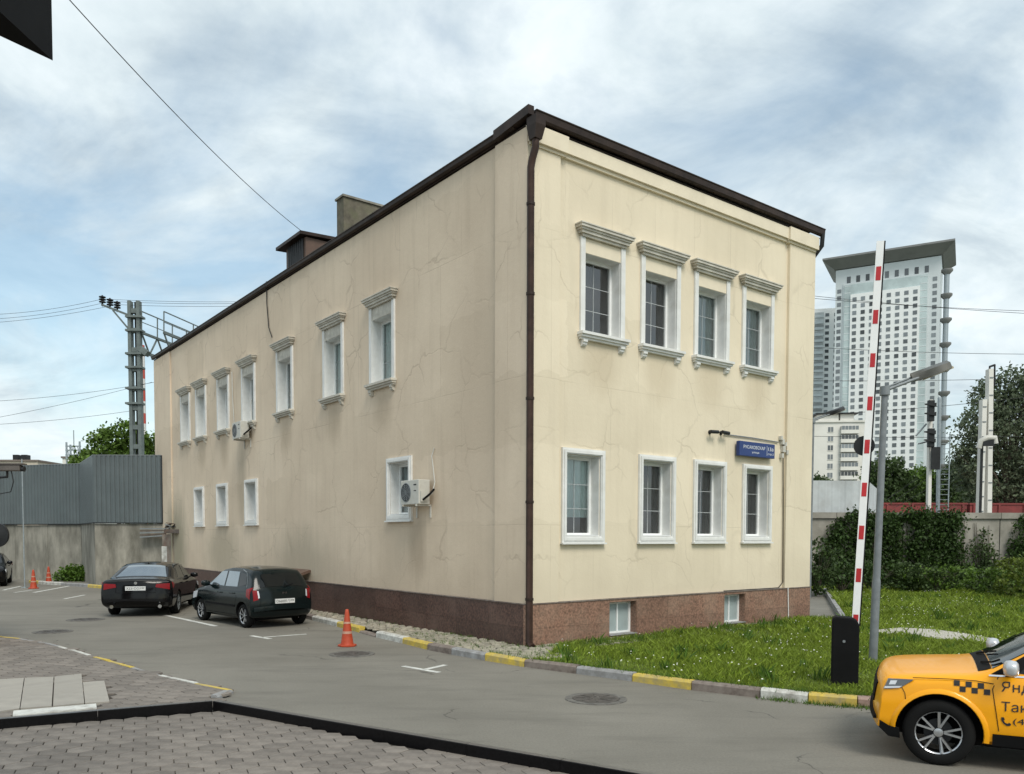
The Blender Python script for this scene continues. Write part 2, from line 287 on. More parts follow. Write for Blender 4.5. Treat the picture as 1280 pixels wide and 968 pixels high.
M['kgrey'] = pm('worn_grey_kerb', (.30, .30, .30), .85, .15, 5, .4, 30, dirt=(.18, .17, .16), dscale=4, damt=.9)
M['kbrown'] = pm('brown_granite_kerb', (.17, .135, .115), .85, .22, 8, .4, 40, dirt=(.26, .23, .20), dscale=4, damt=.6)
M['kpink'] = pm('pinkish_kerb', (.30, .20, .165), .85, .22, 8, .4, 40, dirt=(.36, .31, .27), dscale=4, damt=.6)
M['hex'] = pm('worn_paver_concrete', (.172, .150, .130), .85, .16, 7, .35, 45, rnd=.17, dirt=(.215, .19, .165), dscale=1.3, damt=.6)
M['hexs'] = pm('worn_paver_concrete_far', (.178, .152, .130), .85, .16, 4, .35, 45, island=.25)
M['bed'] = pm('joint_sand', (.07, .062, .052), .95, .25, 20, .3, 60)
M['slab'] = pm('smooth_stone_slab', (.33, .305, .265), .7, .07, 3, .08, 60, rnd=.05, dirt=(.26, .24, .21), dscale=2, damt=.5)
M['cob'] = pm('split_cobble', (.30, .275, .215), .9, .25, 9, .6, 30, rnd=.22, dirt=(.13, .13, .08), dscale=5, damt=.6)
M['cobs'] = pm('split_cobble_far', (.28, .25, .195), .9, .25, 9, .6, 30, island=.25)
M['bgran'] = pm('black_polished_granite', (.006, .0055, .006), .35, .25, 30, spec=.14)
M['bgtop'] = pm('granite_edge_top', (.10, .095, .09), .4, .2, 30)
M['soil'] = pm('lawn_soil', (.075, .105, .018), .95, .35, 2.5, .5, 20)
M['gravel'] = pm('pale_gravel', (.42, .40, .35), .95, .3, 18, .6, 40)
M['grass'] = leaf_mat('grass_blade', (.215, .29, .034), .5)
M['grass2'] = leaf_mat('weed_leaf', (.085, .16, .02), .4)
M['petal'] = pm('white_petal', (.72, .72, .62), .7, .05)
M['leafA'] = leaf_mat('leaf_bright', (.11, .185, .03)); M['leafB'] = leaf_mat('leaf_dark', (.062, .10, .03)); M['leafC'] = leaf_mat('leaf_silver', (.135, .17, .10)); M['leafI'] = leaf_mat('leaf_ivy', (.046, .085, .02))
M['bark'] = pm('bark', (.09, .075, .055), .95, .3, 6, .6, 20, stretch=(2, 2, .4))
M['paintY'] = pm('yellow_car_paint', (.88, .37, .007), .26, .02, 1, coat=.22, spec=.3)
M['paintK'] = pm('black_car_paint', (.0035, .0035, .004), .12, .05, 1, spec=.3)
M['paintG'] = pm('dark_green_car_paint', (.0045, .009, .0095), .14, .08, 1, spec=.3)
M['cglass'] = pm('car_glass', (.006, .008, .009), .03, .05, 1, spec=.4)
M['cglassr'] = pm('car_glass_sky', (.30, .34, .37), .04, .05, 1, spec=1.0, metal=.75)  # sky reflection put into the glass colour and metallic value
M['chrome'] = pm('chrome', (.75, .76, .78), .12, .04, metal=1.)
M['silver'] = pm('silver_paint', (.62, .63, .65), .3, .04, metal=.5)
M['alloy'] = pm('alloy_wheel', (.55, .56, .58), .3, .06, metal=.9)
M['tyre'] = pm('tyre_rubber', (.007, .007, .007), .85, .2, spec=.2)
M['tail'] = pm('red_tail_light', (.20, .006, .009), .25, .1, spec=.25)
M['lampc'] = pm('clear_lamp', (.55, .57, .60), .12, .1, coat=.6)
M['lampd'] = pm('dark_lamp', (.08, .085, .09), .1, .1, coat=.8)
M['plate'] = pm('plate_white', (.66, .67, .66), .4, .03)
M['ink'] = pm('black_ink', (.015, .015, .016), .6, .05)
M['blue'] = pm('blue_enamel', (.008, .032, .15), .35, .06)
M['txtw'] = pm('white_lettering', (.80, .82, .84), .5, .02)
M['towerw'] = pm('tower_white_cladding', (.82, .83, .82), .6, .03, .05)
M['towerg'] = pm('tower_grey_cladding', (.62, .66, .67), .6, .04, .05)
M['teal'] = pm('teal_glazing', (.47, .55, .55), .2, .2, .12, spec=.6)
M['twin'] = pm('dark_window', (.14, .155, .165), .15, .1, rnd=.7, spec=.6)
M['balg'] = pm('balcony_glass', (.42, .44, .44), .3, .2, .3, rnd=.4)
M['canopyr'] = pm('grey_roof_canopy', (.21, .21, .205), .6, .08, .2)
M['cream'] = pm('cream_panel_block', (.56, .49, .40), .85, .08, .2)
M['whiteb'] = pm('white_panel_block', (.70, .68, .63), .85, .06, .2)
M['wagon'] = pm('oxide_red_wagon', (.20, .03, .028), .6, .2, .8, dirt=(.12, .03, .025), dscale=1.5, damt=.6)
M['gantry'] = pm('grey_green_gantry', (.13, .155, .15), .6, .15, 3)
M['cwhite'] = pm('chimney_white', (.62, .60, .58), .8, .05); M['cred'] = pm('chimney_red', (.45, .07, .05), .8, .08)
M['rust'] = pm('rusty_sheet', (.09, .075, .065), .7, .35, 6, .2, 20, dirt=(.16, .07, .03), dscale=3, damt=.6)
M['brickr'] = pm('crumbling_render', (.24, .20, .165), .95, .25, 3, .6, 14, dirt=(.20, .09, .06), dscale=2.2, damt=.8)
M['brownb'] = pm('brown_cladding', (.11, .065, .045), .6, .2, 3)
M['lampd2'] = pm('dark_lamp_housing', (.09, .088, .075), .45, .15, 6)
M['lens'] = pm('lamp_lens', (.45, .40, .28), .2, .15)
M['collar'] = pm('worn_collar', (.125, .118, .105), .85, .3, 8, .4, 40, dirt=(.06, .055, .05), dscale=5, damt=.8)
M['iron'] = pm('cast_iron', (.07, .062, .055), .7, .3, 12, .4, 40)
M['camw'] = pm('camera_housing', (.10, .085, .075), .4, .2)
def asphalt():
    m, nt, b = newmat('asphalt'); t = N(nt, 'ShaderNodeTexCoord')
    a = N(nt, 'ShaderNodeTexNoise', Scale=.28, Detail=8., Roughness=.62); lk(nt, t.outputs['Object'], a.inputs['Vector'])
    r = ramp(nt, [(.3, (.150, .140, .118)), (.52, (.188, .176, .150)), (.72, (.222, .208, .178))]); lk(nt, a.outputs['Fac'], r.inputs[0])
    g = N(nt, 'ShaderNodeTexNoise', Scale=34., Detail=6., Roughness=.85); lk(nt, t.outputs['Object'], g.inputs['Vector'])
    rg = ramp(nt, [(.25, (.72,) * 3), (.75, (1.28,) * 3)]); lk(nt, g.outputs['Fac'], rg.inputs[0])
    mu = N(nt, 'ShaderNodeMix', data_type='RGBA', blend_type='MULTIPLY'); mu.inputs[0].default_value = 1; lk(nt, r.outputs[0], mu.inputs[6]); lk(nt, rg.outputs[0], mu.inputs[7])
    # long seams, cracks and oil spots
    ro = N(nt, 'ShaderNodeMapping'); ro.inputs['Rotation'].default_value = (0, 0, R(-40)); ro.inputs['Scale'].default_value = (.35, 1.6, 1); lk(nt, t.outputs['Object'], ro.inputs[0])
    s = N(nt, 'ShaderNodeTexNoise', Scale=1.1, Detail=8., Roughness=.7); lk(nt, ro.outputs[0], s.inputs['Vector'])
    rs = ramp(nt, [(.50, (0,) * 3), (.70, (.7,) * 3)]); lk(nt, s.outputs['Fac'], rs.inputs[0])
    m2 = N(nt, 'ShaderNodeMix', data_type='RGBA'); lk(nt, rs.outputs[0], m2.inputs[0]); lk(nt, mu.outputs[2], m2.inputs[6]); m2.inputs[7].default_value = (.125, .117, .10, 1)
    nd = N(nt, 'ShaderNodeTexNoise', Scale=1.3, Detail=5.); lk(nt, t.outputs['Object'], nd.inputs['Vector'])
    va = N(nt, 'ShaderNodeVectorMath', operation='MULTIPLY_ADD'); va.inputs[1].default_value = (.9, .9, 0); lk(nt, nd.outputs['Color'], va.inputs[0]); lk(nt, t.outputs['Object'], va.inputs[2])
    vo = N(nt, 'ShaderNodeTexVoronoi', feature='DISTANCE_TO_EDGE', Scale=.23); lk(nt, va.outputs[0], vo.inputs['Vector'])
    rc = ramp(nt, [(0, (.7,) * 3), (.0012, (.55,) * 3), (.0035, (0,) * 3)]); lk(nt, vo.outputs['Distance'], rc.inputs[0])
    nm = N(nt, 'ShaderNodeTexNoise', Scale=.9, Detail=2.); lk(nt, t.outputs['Object'], nm.inputs['Vector']); rm = ramp(nt, [(.5, (0,) * 3), (.6, (1,) * 3)]); lk(nt, nm.outputs['Fac'], rm.inputs[0])
    mm = N(nt, 'ShaderNodeMath', operation='MULTIPLY'); lk(nt, rc.outputs[0], mm.inputs[0]); lk(nt, rm.outputs[0], mm.inputs[1])
    m3_ = N(nt, 'ShaderNodeMix', data_type='RGBA'); lk(nt, mm.outputs[0], m3_.inputs[0]); lk(nt, m2.outputs[2], m3_.inputs[6]); m3_.inputs[7].default_value = (.035, .033, .03, 1)
    lk(nt, m3_.outputs[2], b.inputs['Base Color']); b.inputs['Roughness'].default_value = .82; b.inputs['Specular IOR Level'].default_value = .35
    bp = N(nt, 'ShaderNodeBump', Strength=.35, Distance=.008); lk(nt, g.outputs['Fac'], bp.inputs['Height']); lk(nt, bp.outputs[0], b.inputs['Normal'])
    return m
M['asph'] = asphalt()

# ================================================================== THE GROUND
def proj(P):
    d = Vector(P) - OC; z = d.dot(FW)
    return 640 + FPX * d.dot(RT) / z, CYP - FPX * d.dot(UP) / z
def inpoly(x, y, poly):
    c = False; j = len(poly) - 1
    for i in range(len(poly)):
        a, b = poly[i], poly[j]
        if (a[1] > y) != (b[1] > y) and x < (b[0] - a[0]) * (y - a[1]) / (b[1] - a[1]) + a[0]: c = not c
        j = i
    return c
def sheet(name, poly, z, mat, label, cat=None, parent=None, kind='structure'):
    o = MB().add([(p[0], p[1], z) for p in poly], [tuple(range(len(poly)))]).build(name, mat, parent, fix=False)
    if o.data.polygons[0].normal.z < 0: o.data.flip_normals()
    if parent is None: tag(o, label, cat or name.replace('_', ' '), kind=kind)
    return o
M['land'] = pm('open_land', (.10, .115, .07), .95, .3, .02)
sheet('ground', [(-4000, -300), (4000, -300), (4000, 6000), (-4000, 6000)], -.03, M['land'], 'open land running out to the horizon behind the railway', 'ground')
road = sheet('road', [(-70, -14), (45, -14), (45, 60), (-70, 60)], 0, M['asph'], 'patched grey asphalt yard and driveway beside the building', 'road')
# kerb along the lawn and the building
KPX = [(330, 759, 'kgrey'), (362, 768, 'kbrown'), (390, 775.5, 'kwhite'), (421, 783.5, 'yellowp'), (449, 791, 'kbrown'), (470, 797, 'kwhite'), (503, 804.5, 'yellowp'), (534, 812.5, 'kbrown'), (564, 818.5, 'kgrey'), (606, 826, 'yellowp'),
       (655, 834, 'kbrown'), (720, 842.5, 'kgrey'), (790, 852, 'yellowp'), (864, 863, 'kbrown'), (950, 873, 'kwhite'), (1010, 879, 'yellowp'), (1072, 884, 'kpink'), (1130, 887, 'kbrown'), (1200, 889, 'kgrey'), (1290, 890, 'kgrey'), (1420, 892, None)]
KP = [gp(a, b) for a, b, _ in KPX]
far0 = KP[0] + (KP[0] - KP[2]).normalized() * 12
kerb = thing('kerb', 'painted kerb of yellow, white and brown stones along lawn and building', 'kerb', kind='structure')
MBk = MB(); MBk.add([], [])
def stone(p, q, mat, parent, h=.13, t=.15, name='kerb_stone', gap=.008):
    p = Vector(p); q = Vector(q); d = (q - p).normalized(); n = Vector((-d.y, d.x, 0)); p = p + d * gap; q = q - d * gap
    h1 = h + random.uniform(-.012, .012); h2 = h + random.uniform(-.012, .012)
    vs = []
    for e, hh in ((p, h1), (q, h2)):
        for (a, z) in ((0, -.06), (0, hh - .03), (.028, hh), (t, hh), (t, -.06)):
            vs.append((e.x + n.x * a - p.x, e.y + n.y * a - p.y, z))
    fs = [(0, 1, 2, 3, 4)[::-1], (5, 6, 7, 8, 9)] + [(i, (i + 1) % 5, 5 + (i + 1) % 5, 5 + i) for i in range(5)]
    return MB().add(vs, fs).build(name, mat, parent, loc=(p.x, p.y, 0))
n = 12
for i in range(n):
    a = far0.lerp(KP[0], i / n); b = far0.lerp(KP[0], (i + 1) / n); stone(a, b, M[['kgrey', 'kbrown', 'kwhite', 'yellowp'][i % 4]], kerb)
for i in range(len(KP) - 1):
    m = M[KPX[i][2]]; hh = .05 if KPX[i][0] == 449 else .13
    k = max(1, round((KP[i + 1] - KP[i]).length / 1.05))
    for j in range(k): stone(KP[i].lerp(KP[i + 1], j / k), KP[i].lerp(KP[i + 1], (j + 1) / k), m, kerb, hh)
def inner(P0, P1, t=.152):
    d = (P1 - P0).normalized(); return Vector((-d.y, d.x, 0)) * t
KI = [KP[i] + inner(KP[max(0, i - 1)], KP[min(len(KP) - 1, i + 1)]) for i in range(len(KP))]
# lawn, cobble apron, path
PKpx = [(1034, 741), (1044, 757), (1058, 779)]
PK = [gp(a, b, .0) for a, b in PKpx]
bcorner = bw(9.68, -.02, 0)
WALL_Y = 36.2
lawn_poly = [KI[i] for i in range(10, len(KI))] + [Vector((34, 9, 0)), Vector((34, WALL_Y, 0)), Vector((PK[0].x - .6, WALL_Y, 0))] + [p + Vector((.0, 0, 0)) for p in PK] + [bw(9.95, -.9, 0), bw(9.6, -.35, 0), bw(.6, -.35, 0), bw(-.3, -1.1, 0)]
lawn = sheet('lawn', lawn_poly, .085, M['soil'], 'green lawn between building, concrete wall and kerb', 'lawn')
apron_poly = [far0 + inner(far0, KP[0])] + KI[:12] + [bw(1.0, -1.0, 0), bw(9.7, -.9, 0), bw(9.7, .02, 0), bw(.02, .02, 0), bw(.02, 26, 0)]
apron = sheet('cobble_apron', apron_poly, .075, M['bed'], 'split cobble apron between kerb and granite plinth of building', 'paving')
path = sheet('path', [bw(9.7, -.9, 0), PK[2], PK[1], PK[0], Vector((PK[0].x - .6, WALL_Y, 0)), bw(9.7, 9, 0)], .03, M['asph'], 'worn asphalt path behind the granite corner of building', 'path')
pk = thing('path_kerb', 'tilted grey kerb stones between worn path and lawn', 'kerb', kind='structure')
for i in range(2):
    k = max(2, round((PK[i + 1] - PK[i]).length / 1.))
    for j in range(k): stone(PK[i + 1].lerp(PK[i], j / k), PK[i + 1].lerp(PK[i], (j + 1) / k), M['kgrey'], pk, .19, .14)
# gravel line over the lawn
gl = [gp(a, b, .12) for a, b in ((1085, 794), (1130, 791), (1160, 796), (1200, 803), (1250, 811), (1300, 818))]
gu = [gp(a, b, .12) for a, b in ((1085, 788), (1125, 784), (1165, 786), (1205, 791), (1250, 799), (1300, 805))]
sheet('gravel_strip', gl + gu[::-1], .11, M['gravel'], 'pale worn gravel strip crossing the lawn beyond lamp post', 'gravel')
# cobbles
stone_meshes = []
for k in range(8):
    n = 6; pts = []
    for i in range(n):
        t = 2 * math.pi * (i + random.uniform(-.22, .22)) / n; pts.append((math.cos(t) * .098, math.sin(t) * .085))
    mb = MB(); top = [(x * .78, y * .78, .032 + random.uniform(-.006, .006)) for x, y in pts]; mid = [(x, y, .018) for x, y in pts]; low = [(x, y, -.03) for x, y in pts]
    mb.add(low + mid + top, [(i, (i + 1) % n, n + (i + 1) % n, n + i) for i in range(n)] + [(n + i, n + (i + 1) % n, 2 * n + (i + 1) % n, 2 * n + i) for i in range(n)] + [tuple(range(2 * n, 3 * n))])
    stone_meshes.append(mb)
cob = []
for i in range(-12, 150):
    for j in range(-12, 60):
        lx = -1.62 + j * .175 + (.08 if i % 2 else 0) + random.uniform(-.025, .025); ly = -1.5 + i * .165 + random.uniform(-.02, .02)
        if not ((-1.6 < lx < -.09 and ly > -1.6) or (-.95 < ly < -.1 and -.1 < lx < 9.6)): continue
        P = bw(lx, ly, .08)
        if not inpoly(P.x, P.y, apron_poly): continue
        ok = min((P - (KI[k] + (KI[k + 1] - KI[k]) * max(0, min(1, (P - KI[k]).dot(KI[k + 1] - KI[k]) / (KI[k + 1] - KI[k]).length_squared)))).to_2d().length for k in range(len(KI) - 1)) > .08
        if not ok or (lx > 3 and random.random() < .25): continue
        cob.append(P)
cob.sort(key=lambda p: (p - OC).length)
cm = [mb.mesh('cobble', M['cob']) for mb in stone_meshes]
for P in cob[:300]:
    o = link('cobble', random.choice(cm), apron, (P.x, P.y, .075 + random.uniform(-.004, .010)), random.uniform(0, 6.28)); s = random.uniform(.9, 1.12); o.scale = (s, s, 1)
mb = MB()
for P in cob[300:]:
    a = random.uniform(0, 6.28); c_, s_ = math.cos(a), math.sin(a); b = random.choice(stone_meshes)
    mb.add([(P.x + x * c_ - y * s_, P.y + x * s_ + y * c_, .078 + z) for x, y, z in b.v], b.f)
tag(mb.build('cobble_field', M['cobs'], apron), kind='stuff')
# painted lines on the asphalt
def pline(a, b, w, z=.004):
    a = gp(*a); b = gp(*b); d = (b - a).normalized() * 1; nrm = Vector((-d.y, d.x, 0)) * w / 2
    k = max(2, int((b - a).length / .25)); vs = []
    for i in range(k + 1):
        p = a.lerp(b, i / k); j = random.uniform(-.008, .008); vs += [(p.x + nrm.x * (1 + j * 8), p.y + nrm.y * (1 + j * 8), z), (p.x - nrm.x * (1 - j * 8), p.y - nrm.y * (1 - j * 8), z)]
    MB().add(vs, [(2 * i, 2 * i + 1, 2 * i + 3, 2 * i + 2) for i in range(k)]).build('painted_line', M['whitep'], road)
for a, b, w in (((205, 769), (270, 783), .13), ((314, 795), (338, 799), .12), ((328, 797), (383, 793), .10), ((504, 833), (549, 841), .11), ((532, 837), (557, 831.5), .11), ((42, 741), (86, 733), .14), ((80, 749), (106, 744), .12), ((4, 738), (26, 733), .12), ((18, 741), (40, 738), .1)): pline(a, b, w)
for q, r_, lb in (((745, 874), .33, 'sunken round manhole cover in asphalt before the lawn kerb'), ((440, 818), .33, 'rusty round manhole cover beside the cone near the cobble apron'), ((107, 775), .36, 'flat dark manhole cover in asphalt behind the black sedan'), ((66, 790), .33, 'cracked manhole cover where asphalt meets the corner paving')):
    p = gp(*q); t = thing('manhole_cover', lb, 'manhole cover', (p.x, p.y, .004), random.uniform(0, 3), 'manhole covers in the asphalt')
    MB().lathe([(r_ * 1.32, -.02), (r_ * 1.3, .006), (r_ * 1.02, .008), (r_, .002), (r_, -.02)], n=28).build('collar', M['collar'], t, 40)
    mb = MB().lathe([(r_ * .98, -.01), (r_ * .98, .008), (r_ * .9, .012), (0.001, .012)], n=28)
    for k in range(8): mb.bar((math.cos(k * .785) * r_ * .25, math.sin(k * .785) * r_ * .25, .014), (math.cos(k * .785) * r_ * .85, math.sin(k * .785) * r_ * .85, .014), .03, .008)
    mb.build('lid', M['iron'], t, 40)
# near hexagon paving behind the black granite edge
GB = [gp(-140, 929), gp(-40, 919), gp(266, 891), gp(390, 914), gp(700, 970), gp(1000, 1026)]
cpav = [Vector((p.x, p.y, 0)) for p in GB] + [Vector((4, 2.5, 0)), Vector((-9, 2.5, 0))]
hexp = sheet('hexagon_paving', cpav, .006, M['bed'], 'grey hexagon paving inside the black granite edge', 'paving')
HS = .1443
hb = MB(); n = 6; pts = [(math.cos(i * math.pi / 3), math.sin(i * math.pi / 3)) for i in range(6)]
hb.add([(x * (HS - .005), y * (HS - .005), -.03) for x, y in pts] + [(x * (HS - .005), y * (HS - .005), .0) for x, y in pts] + [(x * (HS - .010), y * (HS - .010), .004) for x, y in pts],
       [(i, (i + 1) % n, n + (i + 1) % n, n + i) for i in range(n)] + [(n + i, n + (i + 1) % n, 2 * n + (i + 1) % n, 2 * n + i) for i in range(n)] + [tuple(range(12, 18))])
hm = hb.mesh('hexagon_paver', M['hex'])
def hexgrid(poly, ang, ox=0, oy=0):
    xs = [p[0] for p in poly]; ys = [p[1] for p in poly]; c_, s_ = math.cos(ang), math.sin(ang); out = []
    for i in range(-70, 70):
        for j in range(-90, 90):
            u = i * 1.5 * HS + ox; v = (j + (.5 if i % 2 else 0)) * math.sqrt(3) * HS + oy
            x = u * c_ - v * s_ + sum(xs) / len(xs); y = u * s_ + v * c_ + sum(ys) / len(ys)
            if inpoly(x, y, poly): out.append((x, y))
    return out
cells = hexgrid(cpav, R(-6)); cells = [(x, y) for x, y in cells if -40 < proj((x, y, 0))[0] < 1320 and proj((x, y, 0))[1] < 985]
cells.sort(key=lambda p: p[1])
for x, y in cells[:300]:
    o = link('hexagon_paver', hm, hexp, (x, y, .03 + random.uniform(-.002, .002)), R(-6)); o.rotation_euler[0] = random.uniform(-.008, .008); o.rotation_euler[1] = random.uniform(-.008, .008)
def hexstuff(cs, ang, z, parent, name):
    mb = MB(); c_, s_ = math.cos(ang), math.sin(ang)
    for x, y in cs:
        dz = random.uniform(-.003, .003); mb.add([(x + a * c_ - b * s_, y + a * s_ + b * c_, z + c + dz) for a, b, c in hb.v], hb.f)
    tag(mb.build(name, M['hexs'], parent, fix=False), kind='stuff')
if len(cells) > 300: hexstuff(cells[300:], R(-6), .03, hexp, 'hexagon_paver_field')
ge = thing('granite_edge', 'low polished black granite edge around the hexagon paving', 'edging', kind='structure')
for i in range(len(GB) - 1):
    a, b = GB[i], GB[i + 1]; k = max(1, round((b - a).length / 1.3)); d = (b - a).normalized(); nn = Vector((-d.y, d.x, 0))
    for j in range(k):
        p = a.lerp(b, j / k) + d * .002; q = a.lerp(b, (j + 1) / k) - d * .002
        mb = MB(); vs = []
        for e in (p, q):
            for (t_, z_) in ((0, -.02), (0, .142), (.008, .15), (.085, .15), (.085, -.02)): vs.append((e.x + nn.x * t_, e.y + nn.y * t_, z_))
        mb.add(vs, [(4, 3, 2, 1, 0), (5, 6, 7, 8, 9), (0, 1, 6, 5), (1, 2, 7, 6), (3, 4, 9, 8), (4, 0, 5, 9)]); mb.add(vs, [(2, 3, 8, 7)], 1)
        mb.build('granite_block', [M['bgran'], M['bgtop']], ge)
# corner paving beyond the granite edge
Z1 = .05
def g1(zx, zy): return gp(zx / 5.3333, 790 + zy / 5.3333, Z1)
yl = [(-40, 795), (28, 801), (60, 806.5), (95, 816), (140, 829.5), (205, 848), (250, 858), (292, 867), (272, 875.5)]
YL = [gp(a, b, 0) for a, b in yl]
d0 = (GB[2] - GB[1]).normalized(); nn0 = Vector((-d0.y, d0.x, 0)) * .09
pav_poly = YL + [GB[2] + nn0 + Vector((.05, .1, 0)), GB[1] + nn0, GB[0] + nn0 + Vector((-4, 0, 0)), Vector((-16, 16.5, 0))]
cpv = sheet('corner_paving', pav_poly, .03, M['bed'], 'brownish hexagon paving on the corner beside the yellow painted kerb', 'paving')
slabs = [[(-90, 330), (0, 325), (160, 316), (130, 521), (0, 541), (-90, 552)], [(166, 315), (357, 308), (344, 505), (136, 520)], [(364, 307), (543, 287), (562, 485), (354, 505)], [(553, 345), (695, 335), (730, 475), (568, 485)], [(90, 537), (640, 489), (645, 516), (85, 572)]]
SL = [[g1(*p) for p in s] for s in slabs]
for k, s in enumerate(SL):
    c = sum(s, Vector()) / len(s); MB().prism([(p.x - c.x, p.y - c.y) for p in s], -.04, .022).build('stone_slab', M['slab'] if k < 4 else M['kwhite'], cpv, loc=(c.x, c.y, Z1))
cells = [c for c in hexgrid(pav_poly, R(12), .05, .02) if not any(inpoly(c[0], c[1], s) for s in SL) and -60 < proj((c[0], c[1], 0))[0]]
cells.sort(key=lambda p: p[0] ** 2 + p[1] ** 2)
for x, y in cells[:300]:
    link('hexagon_paver', hm, cpv, (x, y, Z1 + random.uniform(-.003, .003)), R(12))
hexstuff(cells[300:], R(12), Z1, cpv, 'hexagon_paver_field')
yk = thing('painted_edge', 'thin yellow and white painted edge of the corner paving', 'kerb', kind='structure')
for i in range(len(YL) - 1):
    k = max(1, round((YL[i + 1] - YL[i]).length / 1.))
    for j in range(k): stone(YL[i + 1].lerp(YL[i], j / k), YL[i + 1].lerp(YL[i], (j + 1) / k), [M['yellowp'], M['kwhite'], M['kgrey']][(i * 2 + j) % 3], yk, .06, .1)

# ================================================================== THE BUILDING
S_ = 1.0714
bld = thing('office_building', 'two storey cream stucco office building with dark roof edge and granite plinth', 'building', BC, A)
BWX, BLY, ZP, ZT = 9.02 * S_, 25.05 * S_, .852 * S_, 9.45 * S_
wL, wR = [], []       # openings (u0,u1,z0,z1)
LU = [(4.69, 6.07), (7.34, 8.6), (10.54, 11.77), (13.50, 14.66), (15.92, 17.05), (18.3, 19.5), (20.20, 21.42)]
LL = [(4.04, 5.16), (13.33, 14.49), (16.08, 17.28), (18.58, 19.88)]
RU = [(1.28, 2.45), (2.95, 4.10), (4.62, 5.74), (6.25, 7.44)]
RL = [(.81, 1.96), (2.93, 4.02), (4.62, 5.75), (6.32, 7.49)]
WA, WB = 1.28, 1.20                       # outer casing widths of upper and lower windows
OA, OB = WA - .24, WB - .26               # openings
ZAR, ZAL, HA = 6.44, 6.10, 1.62           # upper openings: sill top on short and long side, height
ZBR, HB, ZBL, HC = 1.988 * S_ + .13, 1.801 * S_ - .26, 2.489 * S_ + .10, 1.415 * S_ - .24
def wallface(u0, u1, z0, z1, holes, fn):
    us = sorted({u0, u1} | {h[0] for h in holes} | {h[1] for h in holes}); zs = sorted({z0, z1} | {h[2] for h in holes} | {h[3] for h in holes})
    mb = MB(); vs = [fn(u, z) for z in zs for u in us]; fs = []; nu = len(us)
    for i in range(len(zs) - 1):
        for j in range(nu - 1):
            cu, cz = (us[j] + us[j + 1]) / 2, (zs[i] + zs[i + 1]) / 2
            if any(h[0] < cu < h[1] and h[2] < cz < h[3] for h in holes): continue
            fs.append((i * nu + j, i * nu + j + 1, (i + 1) * nu + j + 1, (i + 1) * nu + j))
    return mb.add(vs, fs)
winsL = []; winsR = []
for a, b in LU: winsL.append(('A', (a + b) / 2 * S_, ZAL))
for a, b in LL: winsL.append(('C', (a + b) / 2 * S_, ZBL))
for a, b in RU: winsR.append(('A', (a + b) / 2 * S_, ZAR))
for a, b in RL: winsR.append(('B', (a + b) / 2 * S_, ZBR))
dims = {'A': (OA, HA), 'B': (OB, HB), 'C': (OB, HC)}
hl = [(c - dims[t][0] / 2, c + dims[t][0] / 2, z, z + dims[t][1]) for t, c, z in winsL]
hr = [(c - dims[t][0] / 2, c + dims[t][0] / 2, z, z + dims[t][1]) for t, c, z in winsR]
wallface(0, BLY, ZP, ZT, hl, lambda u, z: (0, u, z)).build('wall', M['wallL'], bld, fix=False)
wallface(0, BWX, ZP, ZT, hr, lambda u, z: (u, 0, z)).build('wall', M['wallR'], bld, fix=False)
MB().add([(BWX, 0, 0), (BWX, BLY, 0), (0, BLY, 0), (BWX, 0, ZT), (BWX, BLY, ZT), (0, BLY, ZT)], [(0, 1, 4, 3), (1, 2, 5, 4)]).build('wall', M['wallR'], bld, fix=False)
# near-black inner lining sheets, room shade put into their colour
MB().add([(2.2, 2.2, .1), (2.2, BLY - .3, .1), (2.2, BLY - .3, ZT), (2.2, 2.2, ZT), (BWX - .3, 2.2, .1), (BWX - .3, 2.2, ZT)], [(0, 1, 2, 3), (0, 4, 5, 3)]).build('dark_lining', M['curtd'], bld, fix=False)
# pilasters, frieze, capitals
def bx(name, mat, *a): return MB().box(*a).build(name, mat, bld)
PW = .72 * S_; PT = .075
bx('pilaster', M['wallR'], -.068, PW, -PT, -.001, ZP + .01, ZT - .36)
bx('pilaster', M['wallR'], 8.0 * S_, BWX + .05, -PT, -.001, ZP + .01, ZT - .36)
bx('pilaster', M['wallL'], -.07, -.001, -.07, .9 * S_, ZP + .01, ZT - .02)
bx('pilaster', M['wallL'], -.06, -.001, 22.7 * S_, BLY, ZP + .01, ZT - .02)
bx('frieze', M['trimR'], PW + .14, 8.0 * S_ - .14, -.12, -.001, ZT - .27, ZT)
bx('frieze_moulding', M['trimR'], PW + .14, 8.0 * S_ - .14, -.065, -.001, ZT - .34, ZT - .272)
for x0, x1 in ((-.05, PW + .138), (8.0 * S_ - .138, BWX + .06)):
    bx('capital', M['trimR'], x0, x1, -.17, -.001, ZT - .30, ZT + .02); bx('capital_moulding', M['trimR'], x0 + .02, x1 - .04, -.11, -.001, ZT - .358, ZT - .302)
# plinth slabs
def slab_run(x0, x1, z0, z1, ln, side):
    k = max(1, round((x1 - x0) / ln))
    for i in range(k):
        a = x0 + (x1 - x0) * i / k + .0025; b = x0 + (x1 - x0) * (i + 1) / k - .0025; o = random.uniform(0, .004)
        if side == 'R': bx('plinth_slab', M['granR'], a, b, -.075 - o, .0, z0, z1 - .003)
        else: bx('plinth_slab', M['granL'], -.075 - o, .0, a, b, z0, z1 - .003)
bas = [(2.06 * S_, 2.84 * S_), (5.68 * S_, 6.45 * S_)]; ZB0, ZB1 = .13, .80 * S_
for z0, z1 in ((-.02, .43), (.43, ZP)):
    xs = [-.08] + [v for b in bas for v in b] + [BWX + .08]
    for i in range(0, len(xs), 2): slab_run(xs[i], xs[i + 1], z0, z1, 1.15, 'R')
for a, b in bas: slab_run(a, b, ZB1, ZP, 1, 'R'); slab_run(a, b, -.02, ZB0, 1, 'R')
